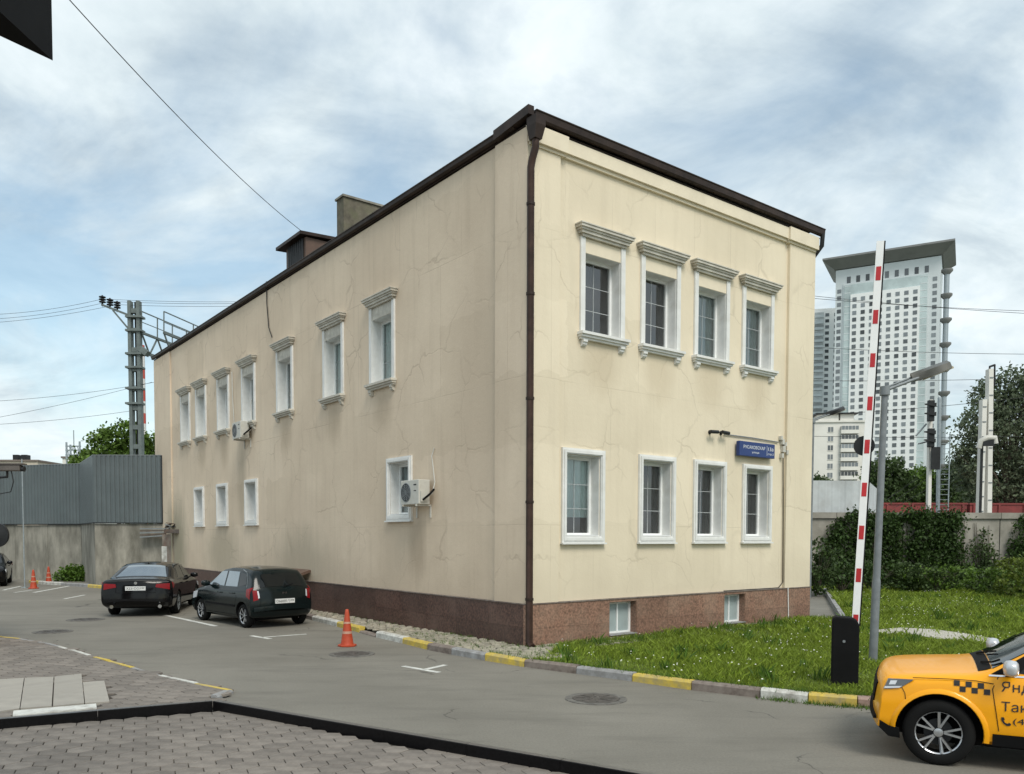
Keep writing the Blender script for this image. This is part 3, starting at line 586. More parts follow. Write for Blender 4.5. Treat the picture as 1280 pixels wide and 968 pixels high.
slab_run(-.072, BLY, -.02, .46, 1.2, 'L'); slab_run(-.072, BLY, .46, ZP, 1.2, 'L')
MB().box(-.10, BWX + .09, -.095, 0, ZP, ZP + .022).build('drip_strip', M['kbrown'], bld)
MB().box(-.095, 0, .003, BLY, ZP, ZP + .020).build('drip_strip', M['kbrown'], bld)
# windows ----------------------------------------------------------
def frame_mesh(w, h, y0, y1, t):
    return MB().box(-w / 2, -w / 2 + t, y0, y1, 0, h).box(w / 2 - t, w / 2, y0, y1, 0, h).box(-w / 2 + t, w / 2 - t, y0, y1, 0, t * 1.1).box(-w / 2 + t, w / 2 - t, y0, y1, h - t, h)
def stepped(prof, x0, x1):     # prof: list of (depth out, z) closed against wall, ends returned by insetting
    mb = MB()
    for (d, za, zb_, e) in prof: mb.box(x0 - e, x1 + e, -d, -.002, za, zb_)
    return mb
def make_window(kind, side):
    w, h = dims[kind]; y = .235
    fr = frame_mesh(w - .01, h - .01, y, y + .07, .065)
    base = link('window', fr.mesh('window', M['pvc']))
    # sash inside the frame
    gw, gh = w - .145, h - .15; gz = .075
    rv = MB(); t = .012
    for x0, x1, z0, z1 in ((-w / 2 + .002, -w / 2 + t, .002, h - .002), (w / 2 - t, w / 2 - .002, .002, h - .002), (-w / 2 + t, w / 2 - t, .002, t), (-w / 2 + t, w / 2 - t, h - t, h - .002)): rv.box(x0, x1, -.004, y + .10, z0, z1)
    rv.build('reveal', M['white'], base)
    nx, nz = 2, 3
    pb = MB().box(.004, gw / nx - .004, 0, .006, .004, gh / nz - .004); pb.m = [1, 1, 0, 1, 1, 1]; pmesh = pb.mesh('pane', [M['glass'], M['clear']])
    for i in range(nx):
        for j in range(nz): link('pane', pmesh, base, (-gw / 2 + gw / nx * i, y + .035, gz + gh / nz * j))
    mu = MB().box(-.006, .006, y + .028, y + .046, gz, gz + gh)
    for j in (1, 2): mu.box(-gw / 2, gw / 2, y + .030, y + .044, gz + gh / nz * j - .006, gz + gh / nz * j + .006)
    mu.build('glazing_bar', M['fenceL'], base)
    if kind == 'A':
        cw = WA
        for s in (-1, 1): MB().box(*sorted((s * cw / 2, s * (w / 2 - .004))), -.05, -.002, -.03, h + .30).build('casing', M['white'], base)
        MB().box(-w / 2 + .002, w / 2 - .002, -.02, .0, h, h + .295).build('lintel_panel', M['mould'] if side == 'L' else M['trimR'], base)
        cz = h + .302; mm = M['mould']
        stepped([(.09, cz, cz + .05, -.01), (.13, cz + .05, cz + .11, .045), (.16, cz + .11, cz + .15, .08), (.195, cz + .15, cz + .205, .115), (.215, cz + .205, cz + .228, .135)], -cw / 2, cw / 2).build('cornice', mm, base)
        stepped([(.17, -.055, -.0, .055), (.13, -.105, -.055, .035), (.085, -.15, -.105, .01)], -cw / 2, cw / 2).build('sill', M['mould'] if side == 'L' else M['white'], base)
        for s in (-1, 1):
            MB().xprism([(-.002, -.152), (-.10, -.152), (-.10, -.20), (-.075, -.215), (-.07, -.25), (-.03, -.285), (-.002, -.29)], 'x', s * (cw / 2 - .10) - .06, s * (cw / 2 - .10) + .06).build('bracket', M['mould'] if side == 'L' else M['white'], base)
    else:
        t = .13
        fr2 = frame_mesh(w + 2 * t, h + 2 * t, -.055, -.002, t - .01); fr2.v = [(x, yy, z - t) for x, yy, z in fr2.v]
        f3 = frame_mesh(w + 2 * t - .08, h + 2 * t - .08, -.075, -.056, t - .07); f3.v = [(x, yy, z - t + .04) for x, yy, z in f3.v]
        fr2.add(f3.v, f3.f); fr2.build('casing', M['white'], base)
        MB().box(-w / 2 - t - .02, w / 2 + t + .02, -.10, -.002, -t - .035, -t - .002).build('sill', M['white'], base)
        MB().box(-w / 2 + .02, w / 2 - .02, -.03, y - .002, .013, .03).build('ledge', M['pvc'], base)
    return base
def curtain(base, w, h, z0, z1, mat, x0=-.5, x1=.5):
    n = 26; vs = []
    for i in range(n + 1): xx = w * (x0 + (x1 - x0) * i / n); yy = .345 + .012 * math.sin(i * 1.9); vs += [(xx, yy, z0 * h), (xx, yy, z1 * h)]
    MB().add(vs, [(2 * i, 2 * i + 2, 2 * i + 3, 2 * i + 1) for i in range(n)]).build('curtain', mat, base, fix=False)
protos = {}
for wi, (side, wins) in enumerate((('L', winsL), ('R', winsR))):
    for k, (kind, c, z) in enumerate(wins):
        key = (kind, side)
        if key not in protos: protos[key] = make_window(kind, side); wd = protos[key]
        else: wd = copy_tree(protos[key])
        wd['_k'] = 1
        winsloc = (c, 0, z) if side == 'R' else (0, c, z)
        wd.parent = bld; wd.location = winsloc; wd.rotation_euler = (0, 0, 0 if side == 'R' else R(-90))
        wins[k] = (kind, c, z, wd)
for k, (kind, c, z, wd) in enumerate(winsR):
    del wd['_k']; w, h = dims[kind]
    if k == 4: curtain(wd, w, h, .24, 1, M['curt'])
    elif k in (2, 3): curtain(wd, w, h, 0, 1, M['fenceL'])
    elif k == 0: curtain(wd, w, h, 0, 1, M['curtd'], -.5, .1)
    else: curtain(wd, w, h, 0, 1, M['curtd'], .15, .5)
for k, (kind, c, z, wd) in enumerate(winsL):
    del wd['_k']; w, h = dims[kind]; curtain(wd, w, h, 0, 1, M['curt'] if k in (0, 1, 5) else M['fenceL'], -.5, .5)
# basement windows
for a, b in bas:
    c = (a + b) / 2; w = b - a - .006; h = ZB1 - ZB0
    f = frame_mesh(w * .98, h, .10, .16, .06).box(-.02, .02, .10, .16, .06, h - .06).build('window', M['pvc'], bld, loc=(c, 0, ZB0)); MB().box(-w / 2 + .06, w / 2 - .06, .125, .135, .06, h - .06).build('pane', M['frost'], f)
    rv = MB()
    for x0, x1, z0, z1 in ((-w / 2, -w / 2 + .01, 0, h), (w / 2 - .01, w / 2, 0, h), (-w / 2 + .01, w / 2 - .01, -.005, .006), (-w / 2 + .01, w / 2 - .01, h - .008, h)): rv.box(x0, x1, -.07, .2, z0, z1)
    rv.build('reveal', M['granR'], f); MB().box(-w / 2, w / 2, -.11, .09, .008, .03).build('ledge', M['kgrey'], f)
# roof --------------------------------------------------------------
OH = .13; zr = ZT + .03
OL = .04
rf = MB().add([(-OL, -OH, zr + .22), (BWX + OH, -OH, zr + .22), (BWX + OH, BLY + OH, zr + .22), (-OL, BLY + OH, zr + .14), (BWX / 2, 4.6, zr + 1.25), (BWX / 2, BLY - 4.6, zr + 1.25), (-OL, .3, zr + .14)],
              [(0, 1, 4), (1, 2, 5, 4), (2, 3, 5), (3, 6, 4, 5), (6, 0, 4)]).build('roof', M['roof'], bld, fix=False)
MB().box(-OL + .01, BWX + .2, -OH + .03, BLY + OH - .03, zr, zr + .03).build('soffit', M['roof'], rf)
def gutter(p, q, nrm, z0, z1):
    p = Vector(p); q = Vector(q); nrm = Vector(nrm); h = z1 - z0; prof = [(0, z0), (.06, z0), (.085, z0 + h * .2), (.095, z1 - .035), (.11, z1 - .02), (.11, z1), (0, z1)]
    vs = [e + nrm * a + Vector((0, 0, b)) for e in (p, q) for a, b in prof]; n = len(prof)
    MB().add(vs, [tuple(range(n))[::-1], tuple(range(n, 2 * n))] + [(i, (i + 1) % n, n + (i + 1) % n, n + i) for i in range(n)]).build('gutter', M['roof'], rf)
gutter((.02, -OH, 0), (BWX + .25, -OH, 0), (0, -1, 0), zr + .05, zr + .235); gutter((-OL, .30, 0), (-OL, BLY + OH, 0), (-1, 0, 0), zr + .03, zr + .15)
# lifted flashing pieces at the corner
MB().add([(-OL - .13, .9, zr + .01), (-OL - .13, -.22, zr + .10), (-OL - .13, -.22, zr + .27), (-OL - .13, .9, zr + .20), (-.03, .9, zr), (-.03, -.22, zr + .10), (-.03, -.22, zr + .27), (-.03, .9, zr + .20)],
         [(0, 1, 2, 3), (7, 6, 5, 4), (1, 5, 6, 2), (0, 4, 5, 1), (3, 2, 6, 7)]).build('flashing', M['roof'], rf)
# hopper and downpipe
hp = MB().add([(-.13, -.40, zr - .12), (.11, -.40, zr - .12), (.11, -.12, zr - .12), (-.13, -.12, zr - .12), (-.10, -.34, zr - .36), (.07, -.34, zr - .36), (.07, -.16, zr - .36), (-.10, -.16, zr - .36), (-.13, -.40, zr + .05), (.11, -.40, zr + .05), (.11, -.12, zr + .05), (-.13, -.12, zr + .05)],
              [(0, 1, 5, 4), (1, 2, 6, 5), (2, 3, 7, 6), (3, 0, 4, 7), (4, 5, 6, 7), (8, 9, 1, 0), (9, 10, 2, 1), (10, 11, 3, 2), (11, 8, 0, 3), (8, 11, 10, 9)]).build('rain_hopper', M['roof'], bld)
dp = MB().tube([(-.015, -.25, zr - .34), (-.015, -.25, zr - .50), (-.03, -.17, zr - .70), (-.035, -.135, zr - .85), (-.035, -.135, .18), (-.06, -.26, .10)], .072, 12).build('downpipe', M['pipe'], bld, 40)
for z in (1.0, 2.9, 4.9, 6.9, 8.6): MB().tube([(-.035, -.135, z), (-.035, -.135, z + .05)], .085, 12).build('pipe_collar', M['roof'], dp, 40)
dp2 = MB().tube([(BWX + .17, -.2, zr + .1), (BWX + .17, -.18, zr - .2), (BWX + .12, .06, zr - .5), (BWX + .12, .06, .2)], .06, 10).build('downpipe', M['dmetal'], bld, 40)
# dormer and chimney
def ch_l(px, py, o): return facL(px, py, o)
y0, z0 = facL(351, 311, .9); y1, z1 = facL(382, 290, .9)
zt_ = (z0 + z1) / 2
dm = MB().box(.95, 3.6, y1 + .12, y0 - .35, zr + .2, zt_ - .12).build('dormer', M['brownb'], rf)
dm_r = MB().add([(.72, y1, zt_ - .10), (.72, y0, zt_ - .10), (3.9, y0, zt_ + .05), (3.9, y1, zt_ + .05), (.72, y1, zt_ + .0), (.72, y0, zt_ + .0), (3.9, y0, zt_ + .15), (3.9, y1, zt_ + .15)], [(3, 2, 1, 0), (4, 5, 6, 7), (0, 1, 5, 4), (1, 2, 6, 5), (2, 3, 7, 6), (3, 0, 4, 7)]).build('dormer_roof', M['roof'], rf)
mb = MB()
for k in range(8): mb.box(.90, .948, y1 + .25 + k * (y0 - y1 - .75) / 8, y1 + .25 + (k + .55) * (y0 - y1 - .75) / 8, zr + .25, zt_ - .13)
mb.build('louvre', M['dmetal'], rf)
cy0, cz0 = facL(421, 252, 2.2); cy1, _ = facL(429.5, 252, 2.2)
ch = MB().box(2.2, 4.2, cy1, cy0, zr + .2, cz0).build('chimney', M['chim'], rf)
MB().box(2.15, 4.25, cy1 - .05, cy0 + .05, cz0 + .003, cz0 + .07).build('chimney_cap', M['conc'], rf)
# cables on the facades
def facpts(pts, f, o):
    out = []
    for a, b in pts:
        u, z = f(a, b, o); out.append((u, o, z) if f is facR else (o, u, z))
    return out
MB().tube(facpts([(905, 543), (940, 547.5), (973, 553)], facR, -.03), .015, 6).build('conduit', M['grey'], bld)
MB().tube(facpts([(979, 556), (979, 640), (978.5, 728), (973, 735), (905, 739)], facR, -.035), .013, 6).build('cable', M['dmetal'], bld)
MB().tube(facpts([(985, 735), (985.5, 765), (985.5, 778)], facR, -.11), .012, 6).build('cable', M['pvc'], bld)
MB().tube(facpts([(333, 352), (333.5, 380), (336, 410), (340, 422)], facL, -.03), .016, 6).build('cable', M['dmetal'], bld)
MB().tube(facpts([(290, 465), (291, 500), (293, 530)], facL, -.03), .02, 6).build('cable', M['ac'], bld)
jb = MB(); 
for (a, b, s) in ((974, 548, .07), (976, 553, .09), (979, 556, .07), (977, 562, .11), (981, 566, .08), (975, 570, .08)):
    u, z = facR(a, b); jb.box(u - s / 2, u + s / 2, -.09, -.058 if u > 8 * S_ else -.002, z - s * .7, z + s * .7)
jb.build('junction_box', M['ac'], bld)

# ================================================================== TEXT
def text_mesh(s, size, bold=0.):
    """letters filled contour by contour (the font's glyphs have overlapping strokes)"""
    from mathutils.geometry import interpolate_bezier, tessellate_polygon
    cu = bpy.data.curves.new('txt', 'FONT'); cu.body = s; cu.size = size; cu.align_x = 'LEFT'; cu.offset = bold
    o = bpy.data.objects.new('txt', cu); col.objects.link(o); bpy.context.view_layer.update()
    cv = o.evaluated_get(bpy.context.evaluated_depsgraph_get()).to_curve(bpy.context.evaluated_depsgraph_get()); cons = []
    for sp in cv.splines:
        pts = []
        if sp.type == 'BEZIER':
            b = sp.bezier_points; n = len(b)
            for k in range(n):
                p, q = b[k], b[(k + 1) % n]; pts += [Vector((v.x, v.y, 0)) for v in interpolate_bezier(p.co, p.handle_right, q.handle_left, q.co, 5)[:-1]]
        else: pts = [Vector((p.co.x, p.co.y, 0)) for p in sp.points]
        cl = [pts[0]]
        for p in pts[1:]:
            if (p - cl[-1]).length > 1e-5: cl.append(p)
        if len(cl) > 2: cons.append(cl)
    o.to_curve_clear() if hasattr(o, 'to_curve_clear') else None
    area = lambda c: sum(a.x * b.y - b.x * a.y for a, b in zip(c, c[1:] + c[:1])) / 2
    vs, fs = [], []; glyphs = []
    for c in sorted(cons, key=lambda c: min(p.x for p in c)):
        x0, x1 = min(p.x for p in c), max(p.x for p in c)
        if glyphs and x0 < glyphs[-1][0] - .01: glyphs[-1][1].append(c); glyphs[-1][0] = max(glyphs[-1][0], x1)
        else: glyphs.append([x1, [c]])
    for _, cs in glyphs:
        ars = [area(c) for c in cs]; sg_ = 1 if ars[max(range(len(ars)), key=lambda k: abs(ars[k]))] > 0 else -1
        for c, a in zip(cs, ars):
            if a * sg_ <= 0: continue
            hs = [h for h, b in zip(cs, ars) if b * sg_ < 0 and inpoly(h[0].x, h[0].y, c)]
            loops = [c] + hs; b0 = len(vs); vs += [tuple(p) for l in loops for p in l]
            fs += [tuple(b0 + k for k in t) for t in tessellate_polygon(loops)]
    bpy.data.objects.remove(o); bpy.data.curves.remove(cu)
    return vs, fs
def text_fit(s, w, h, bold=0.):
    vs, fs = text_mesh(s, 1, bold); x0 = min(v[0] for v in vs); x1 = max(v[0] for v in vs); y0 = min(v[1] for v in vs); y1 = max(v[1] for v in vs)
    return [((v[0] - x0) / (x1 - x0) * w, (v[1] - y0) / (y1 - y0) * h) for v in vs], fs

# ================================================================== CARS
def lin(x, pts):
    if x <= pts[0][0]: return pts[0][1]
    for (a, b), (c, d) in zip(pts, pts[1:]):
        if x <= c: return b + (d - b) * (x - a) / (c - a) if c > a else d
    return pts[-1][1]
def sm(x, pts, r=.05):
    return sum(lin(x + k * r / 3, pts) for k in range(-3, 4)) / 7
class Car:
    def __init__(s, L, W, H, top, bot, belt, cf=.22, cr=.16, roofw=.70, beltw=.945):
        s.L, s.W, s.H, s.top, s.bot, s.belt, s.cf, s.cr, s.roofw, s.beltw = L, W, H, top, bot, belt, cf, cr, roofw, beltw
    def zt(s, x):
        r = min(.06, max(.004, min(x, s.L - x) * .5)); return sm(x, s.top, r)
    def zb(s, x): return sm(x, s.bot, min(.04, max(.003, min(x, s.L - x) * .5)))
    def hw(s, x, z, rnd=True):
        b = lin(x, s.belt); h = s.W / 2
        if z <= b: f = lin((z - .18) / (b - .18), [(0, .91), (.12, .955), (.35, .992), (.6, 1.0), (.80, .985), (.93, .968), (1, s.beltw)])
        else: f = lin((z - b) / (s.H - b), [(0, s.beltw), (.07, s.beltw - .035), (1, s.roofw)])
        w = f * h
        if rnd:
            zt = s.zt(x); r = .085
            if z > zt - r:
                q = min(1, (z - zt + r) / r); w -= r * (1 - math.sqrt(max(0, 1 - q * q))) * .9
        return w
    def bend(s, x, y):
        k = min(1, abs(y) / (s.W / 2)) ** 2.6; r = 1.0
        if x > s.L - r: return x - s.cf * k * ((x - s.L + r) / r) ** 2
        if x < r: return x + s.cr * k * ((r - x) / r) ** 2
        return x
    def S(s, x, z, side=1, off=0.):
        y = s.hw(x, z) + off; return (s.bend(x, y), side * y, z)
    def Sx(s, x, z, side=1, off=0.):
        y = s.hw(x, z) + off; q = x
        for _ in range(5): q += x - s.bend(q, s.hw(q, z) + off)
        return (x, side * (s.hw(q, z) + off), z)
    def crown(s, x): return .045
    def T(s, x, f, off=0.):
        zt = s.zt(x); w = s.hw(x, zt - .02); e = .02; slope = (s.zt(x + e) - s.zt(x - e)) / (2 * e); n = math.hypot(1, slope)
        return (s.bend(x, f * w) - off * slope / n, f * w, zt - s.crown(x) * abs(f) ** 2.2 + off / n)
    def E(s, f, z, front, off=0.):           # nose or tail surface by height
        lo, hi = (s.L * .75, s.L) if front else (0, s.L * .2)
        zz = lambda x: s.zt(x)
        for _ in range(24):
            m = (lo + hi) / 2
            if (zz(m) > z) == front: lo = m
            else: hi = m
        x = (lo + hi) / 2; w = s.W / 2 * .93
        y = f * w; zc = s.crown(x) * abs(f) ** 2.2
        return (s.bend(x, y) + (off if front else -off), y, z - zc)
    def body(s, ws, ra, wellmat, paint, parent):
        xs = [0.0, .012, .03, .055, .09, .13] + [.18 + i * (s.L - .36) / 58 for i in range(59)] + [s.L - .13, s.L - .09, s.L - .055, s.L - .03, s.L - .012, s.L]
        ring = []; vs = []
        nz, ny = 16, 8
        for x in xs:
            zb, zt = s.zb(x), s.zt(x); r = []
            cr = s.crown(x)
            half = [(0, zb), (s.hw(x, zb, False) * .55, zb), (s.hw(x, zb, False) * .93, zb + .0)]
            zc = zt - cr
            zl = [zb + (zc - zb) * (i / nz) for i in range(nz + 1)]
            for z in zl[1:]:
                half.append((s.hw(x, z + cr * .0, False) - (.05 * max(0, 1 - (zc - z) / .07) ** 2 if zc - zb > .1 else .02), z))
            wt = half[-1][0]
            for i in range(1, ny + 1):
                f = 1 - i / ny; half.append((wt * f, zt - cr * f ** 2.2))
            full = half + [(-y, z) for y, z in half[-2:0:-1]]
            ring.append(len(full)); vs += [(s.bend(x, y), y, z) for y, z in full]
        n = ring[0]; fs = []
        for i in range(len(xs) - 1):
            for k in range(n): fs.append((i * n + k, i * n + (k + 1) % n, (i + 1) * n + (k + 1) % n, (i + 1) * n + k))
        fs.append(tuple(range(n))[::-1]); fs.append(tuple((len(xs) - 1) * n + k for k in range(n)))
        o = MB().add(vs, fs).build('body', [paint, wellmat], parent, 32)
        cut = MB()
        for wx, wz in ws:
            for sd in (-1, 1): cut.lathe([(.001, sd * (s.W / 2 - .30)), (ra, sd * (s.W / 2 - .30)), (ra, sd * (s.W / 2 + .2)), (.001, sd * (s.W / 2 + .2))], (wx, 0, wz), 'y', 30)
        c = cut.build('cut', [paint, wellmat]); c.data.polygons.foreach_set('material_index', [1] * len(c.data.polygons))
        bm = bmesh.new(); bm.from_mesh(c.data); bmesh.ops.remove_doubles(bm, verts=bm.verts, dist=.0005); bmesh.ops.recalc_face_normals(bm, faces=bm.faces); bm.to_mesh(c.data); bm.free()
        md = o.modifiers.new('b', 'BOOLEAN'); md.operation = 'DIFFERENCE'; md.object = c; md.solver = 'EXACT'
        bpy.context.view_layer.update()
        me = bpy.data.meshes.new_from_object(o.evaluated_get(bpy.context.evaluated_depsgraph_get()))
        o.modifiers.clear(); o.data = me; bpy.data.objects.remove(c)
        me.polygons.foreach_set('use_smooth', [True] * len(me.polygons)); me.set_sharp_from_angle(angle=R(34))
        return o
def patch(name, fn, bot, top, mat, parent, n=12, m=6, off=.006, back=.012):
    """skin piece: loft between two 2-D curves on the car's surface, with a rim"""
    def pts(c, k):
        d = [0]
        for a, b in zip(c, c[1:]): d.append(d[-1] + math.dist(a, b))
        out = []
        for i in range(k + 1):
            t = d[-1] * i / k; j = max(q for q in range(len(c) - 1) if d[q] <= t + 1e-9); f = (t - d[j]) / (d[j + 1] - d[j]) if d[j + 1] > d[j] else 0
            out.append((c[j][0] + (c[j + 1][0] - c[j][0]) * f, c[j][1] + (c[j + 1][1] - c[j][1]) * f))
        return out
    B, Tp = pts(bot, n), pts(top, n); vs = []; fs = []
    for j in range(m + 1):
        for i in range(n + 1):
            u = B[i][0] + (Tp[i][0] - B[i][0]) * j / m; v = B[i][1] + (Tp[i][1] - B[i][1]) * j / m; vs.append(fn(u, v, off))
    w = n + 1
    for j in range(m):
        for i in range(n): fs.append((j * w + i, j * w + i + 1, (j + 1) * w + i + 1, (j + 1) * w + i))
    loop = [i for i in range(w)] + [j * w + n for j in range(1, m + 1)] + [m * w + i for i in range(n - 1, -1, -1)] + [j * w for j in range(m - 1, 0, -1)]
    b0 = len(vs)
    for q in loop:
        j, i = divmod(q, w); u = B[i][0] + (Tp[i][0] - B[i][0]) * j / m; v = B[i][1] + (Tp[i][1] - B[i][1]) * j / m; vs.append(fn(u, v, off - back))
    k = len(loop)
    for q in range(k): fs.append((loop[q], loop[(q + 1) % k], b0 + (q + 1) % k, b0 + q))
    return MB().add(vs, fs).build(name, mat, parent, 40)
def strip(fn, pts, w, mat, parent, name='seam', off=.007):
    mb = MB(); vs = []
    P = [Vector(fn(u, v, off)) for u, v in pts]
    for i, (u, v) in enumerate(pts):
        a = pts[max(0, i - 1)]; b = pts[min(len(pts) - 1, i + 1)]; d = (b[0] - a[0], b[1] - a[1]); l = math.hypot(*d) or 1; nx, ny = -d[1] / l * w / 2, d[0] / l * w / 2
        vs += [fn(u + nx, v + ny, off), fn(u - nx, v - ny, off)]
    return MB().add(vs, [(2 * i, 2 * i + 1, 2 * i + 3, 2 * i + 2) for i in range(len(pts) - 1)]).build(name, mat, parent, fix=False)
def wheel(parent, x, y, r, rr, side, spokes, w=.21, rim=None, twin=False, spin=.3):
    wl = MB().lathe([(.03, -.06), (.07, -.05), (.08, -.01), (.05, .02), (.001, .025)], axis='y', n=14).mesh('wheel', M['dmetal'], 40)
    o = link('wheel', wl, parent, (x, y, r)); 
    if side < 0: o.rotation_euler = (0, 0, math.pi)
    h = w / 2
    MB().lathe([(rr - .01, -h + .02), (rr + .015, -h), (r - .03, -h + .005), (r, -h + .035), (r, h - .035), (r - .03, h - .005), (rr + .015, h), (rr - .005, h - .012), (rr - .02, h - .04), (rr - .01, -h + .02)], axis='y', n=40).build('tyre', M['tyre'], o, 50)
    mb = MB().lathe([(rr - .018, h - .03), (rr - .004, h - .012), (rr + .004, h - .010), (rr + .004, h - .03), (rr - .018, h - .05), (rr - .018, h - .03)], axis='y', n=40)
    for k in range(spokes):
        t = spin + 2 * math.pi * k / spokes
        for dt in ((-.22, .22) if twin else (0,)):
            p = (math.cos(t + dt * .4) * .05, h - .045, math.sin(t + dt * .4) * .05); q = (math.cos(t + dt) * (rr - .01), h - .022, math.sin(t + dt) * (rr - .01)); mb.bar(p, q, .024 if twin else .045, .02)
    mb.lathe([(.045, h - .06), (.042, h - .034), (.02, h - .03), (.001, h - .03)], axis='y', n=18)
    mb.build('rim', rim or M['alloy'], o, 40)
    MB().lathe([(.001, h - .10), (rr * .6, h - .10), (rr * .6, h - .085), (.001, h - .08)], axis='y', n=26).build('brake_disc', M['dmetal'], o, 40)
    return o
def car_common(t, c, ws, rw, ra, paint, wheels):
    b = c.body([(x, rw) for x in ws], ra, M['black'], paint, t)
    MB().box(ws[0] - .1, ws[1] + .1, -c.W / 2 + .34, c.W / 2 - .34, .17, .5).build('underbody_light_block', M['black'], t)  # dark box added beneath the body to block light
    for x in ws:
        for s in (-1, 1): wheels(t, x, s * (c.W / 2 - .125), s)
    return b
def plate(t, c, front, z, s, w=.52, h=.112, f0=0.):
    bk = patch('number_plate', lambda u, v, o: (c.E(0, z, front, o)[0], u, v), [(-w / 2 + f0, z - h / 2), (w / 2 + f0, z - h / 2)], [(-w / 2 + f0, z + h / 2), (w / 2 + f0, z + h / 2)], M['plate'], t, 2, 1, .018, .03)
    xx = c.E(0, z, front, .021)[0]; sg = 1 if front else -1; a_, b_ = s.split(' ')
    for tx_, x0, ww, hh, name in ((a_, -.45, .63, .58, 'plate_number'), (b_, .25, .2, .42, 'plate_region')):
        vs, fs = text_fit(tx_, w * ww, h * hh, .004)
        MB().add([(xx, sg * (v[0] + w * x0) + f0, z + v[1] - h * .29 + (h * .14 if name == 'plate_region' else 0)) for v in vs], fs).build(name, M['ink'], bk, fix=False)
    MB().box(*sorted((xx, xx - (.004 if front else -.004))), *sorted((sg * w * .215 + f0, sg * w * .222 + f0)), z - h * .45, z + h * .45).build('plate_divider', M['ink'], bk)
def mirror(t, c, x, z, s, mat):
    y = c.hw(x, z)
    prof = [(.0, .06), (.03, .085), (.09, .10), (.13, .085), (.15, .03)]
    mb = MB().bar((x, s * (y - .03), z - .03), (x + .02, s * (y + .09), z), .07, .03); mb.build('mirror_arm', M['black'], t)
    mb = MB(); vs = []; fs = []; n = 12
    for i in range(7):
        a = -math.pi / 2 + math.pi * i / 6
        for k in range(n):
            b = 2 * math.pi * k / n; rx = .075 * max(.38, math.cos(a) ** .6 if math.cos(a) > 0 else 0); vs.append((x + .02 + math.copysign(abs(math.cos(b)) ** .7, math.cos(b)) * rx * .9, s * (y + .15 + .11 * math.sin(a)), z + .035 + math.copysign(abs(math.sin(b)) ** .7, math.sin(b)) * (.078 * max(.5, math.cos(a) ** .5 if math.cos(a) > 0 else 0))))
    for i in range(6):
        for k in range(n): fs.append((i * n + k, i * n + (k + 1) % n, (i + 1) * n + (k + 1) % n, (i + 1) * n + k))
    fs += [tuple(range(n)), tuple(6 * n + k for k in range(n))]
    mb.add(vs, fs).build('mirror', mat, t, 60)
def side_fn(c, s): return lambda u, v, o: c.S(u, v, s, o)
def seams(t, c, s, lines):
    for pts in lines: strip(side_fn(c, s), pts, .007, M['black'], t)
def handle(t, c, x, z, s, mat):
    y = c.hw(x, z); MB().tube([(x - .09, s * (y + .004), z), (x - .08, s * (y + .03), z + .003), (x + .08, s * (y + .03), z + .003), (x + .09, s * (y + .004), z)], .014, 8).build('door_handle', mat, t, 50)
def place(t, p_rear_axle, heading, rear_ax):
    """t local x=0 is the tail; put the rear axle over the ground point"""
    d = Vector((math.cos(heading), math.sin(heading), 0)); q = Vector(p_rear_axle) - d * rear_ax; t.location = (q.x, q.y, 0); t.rotation_euler = (0, 0, heading)

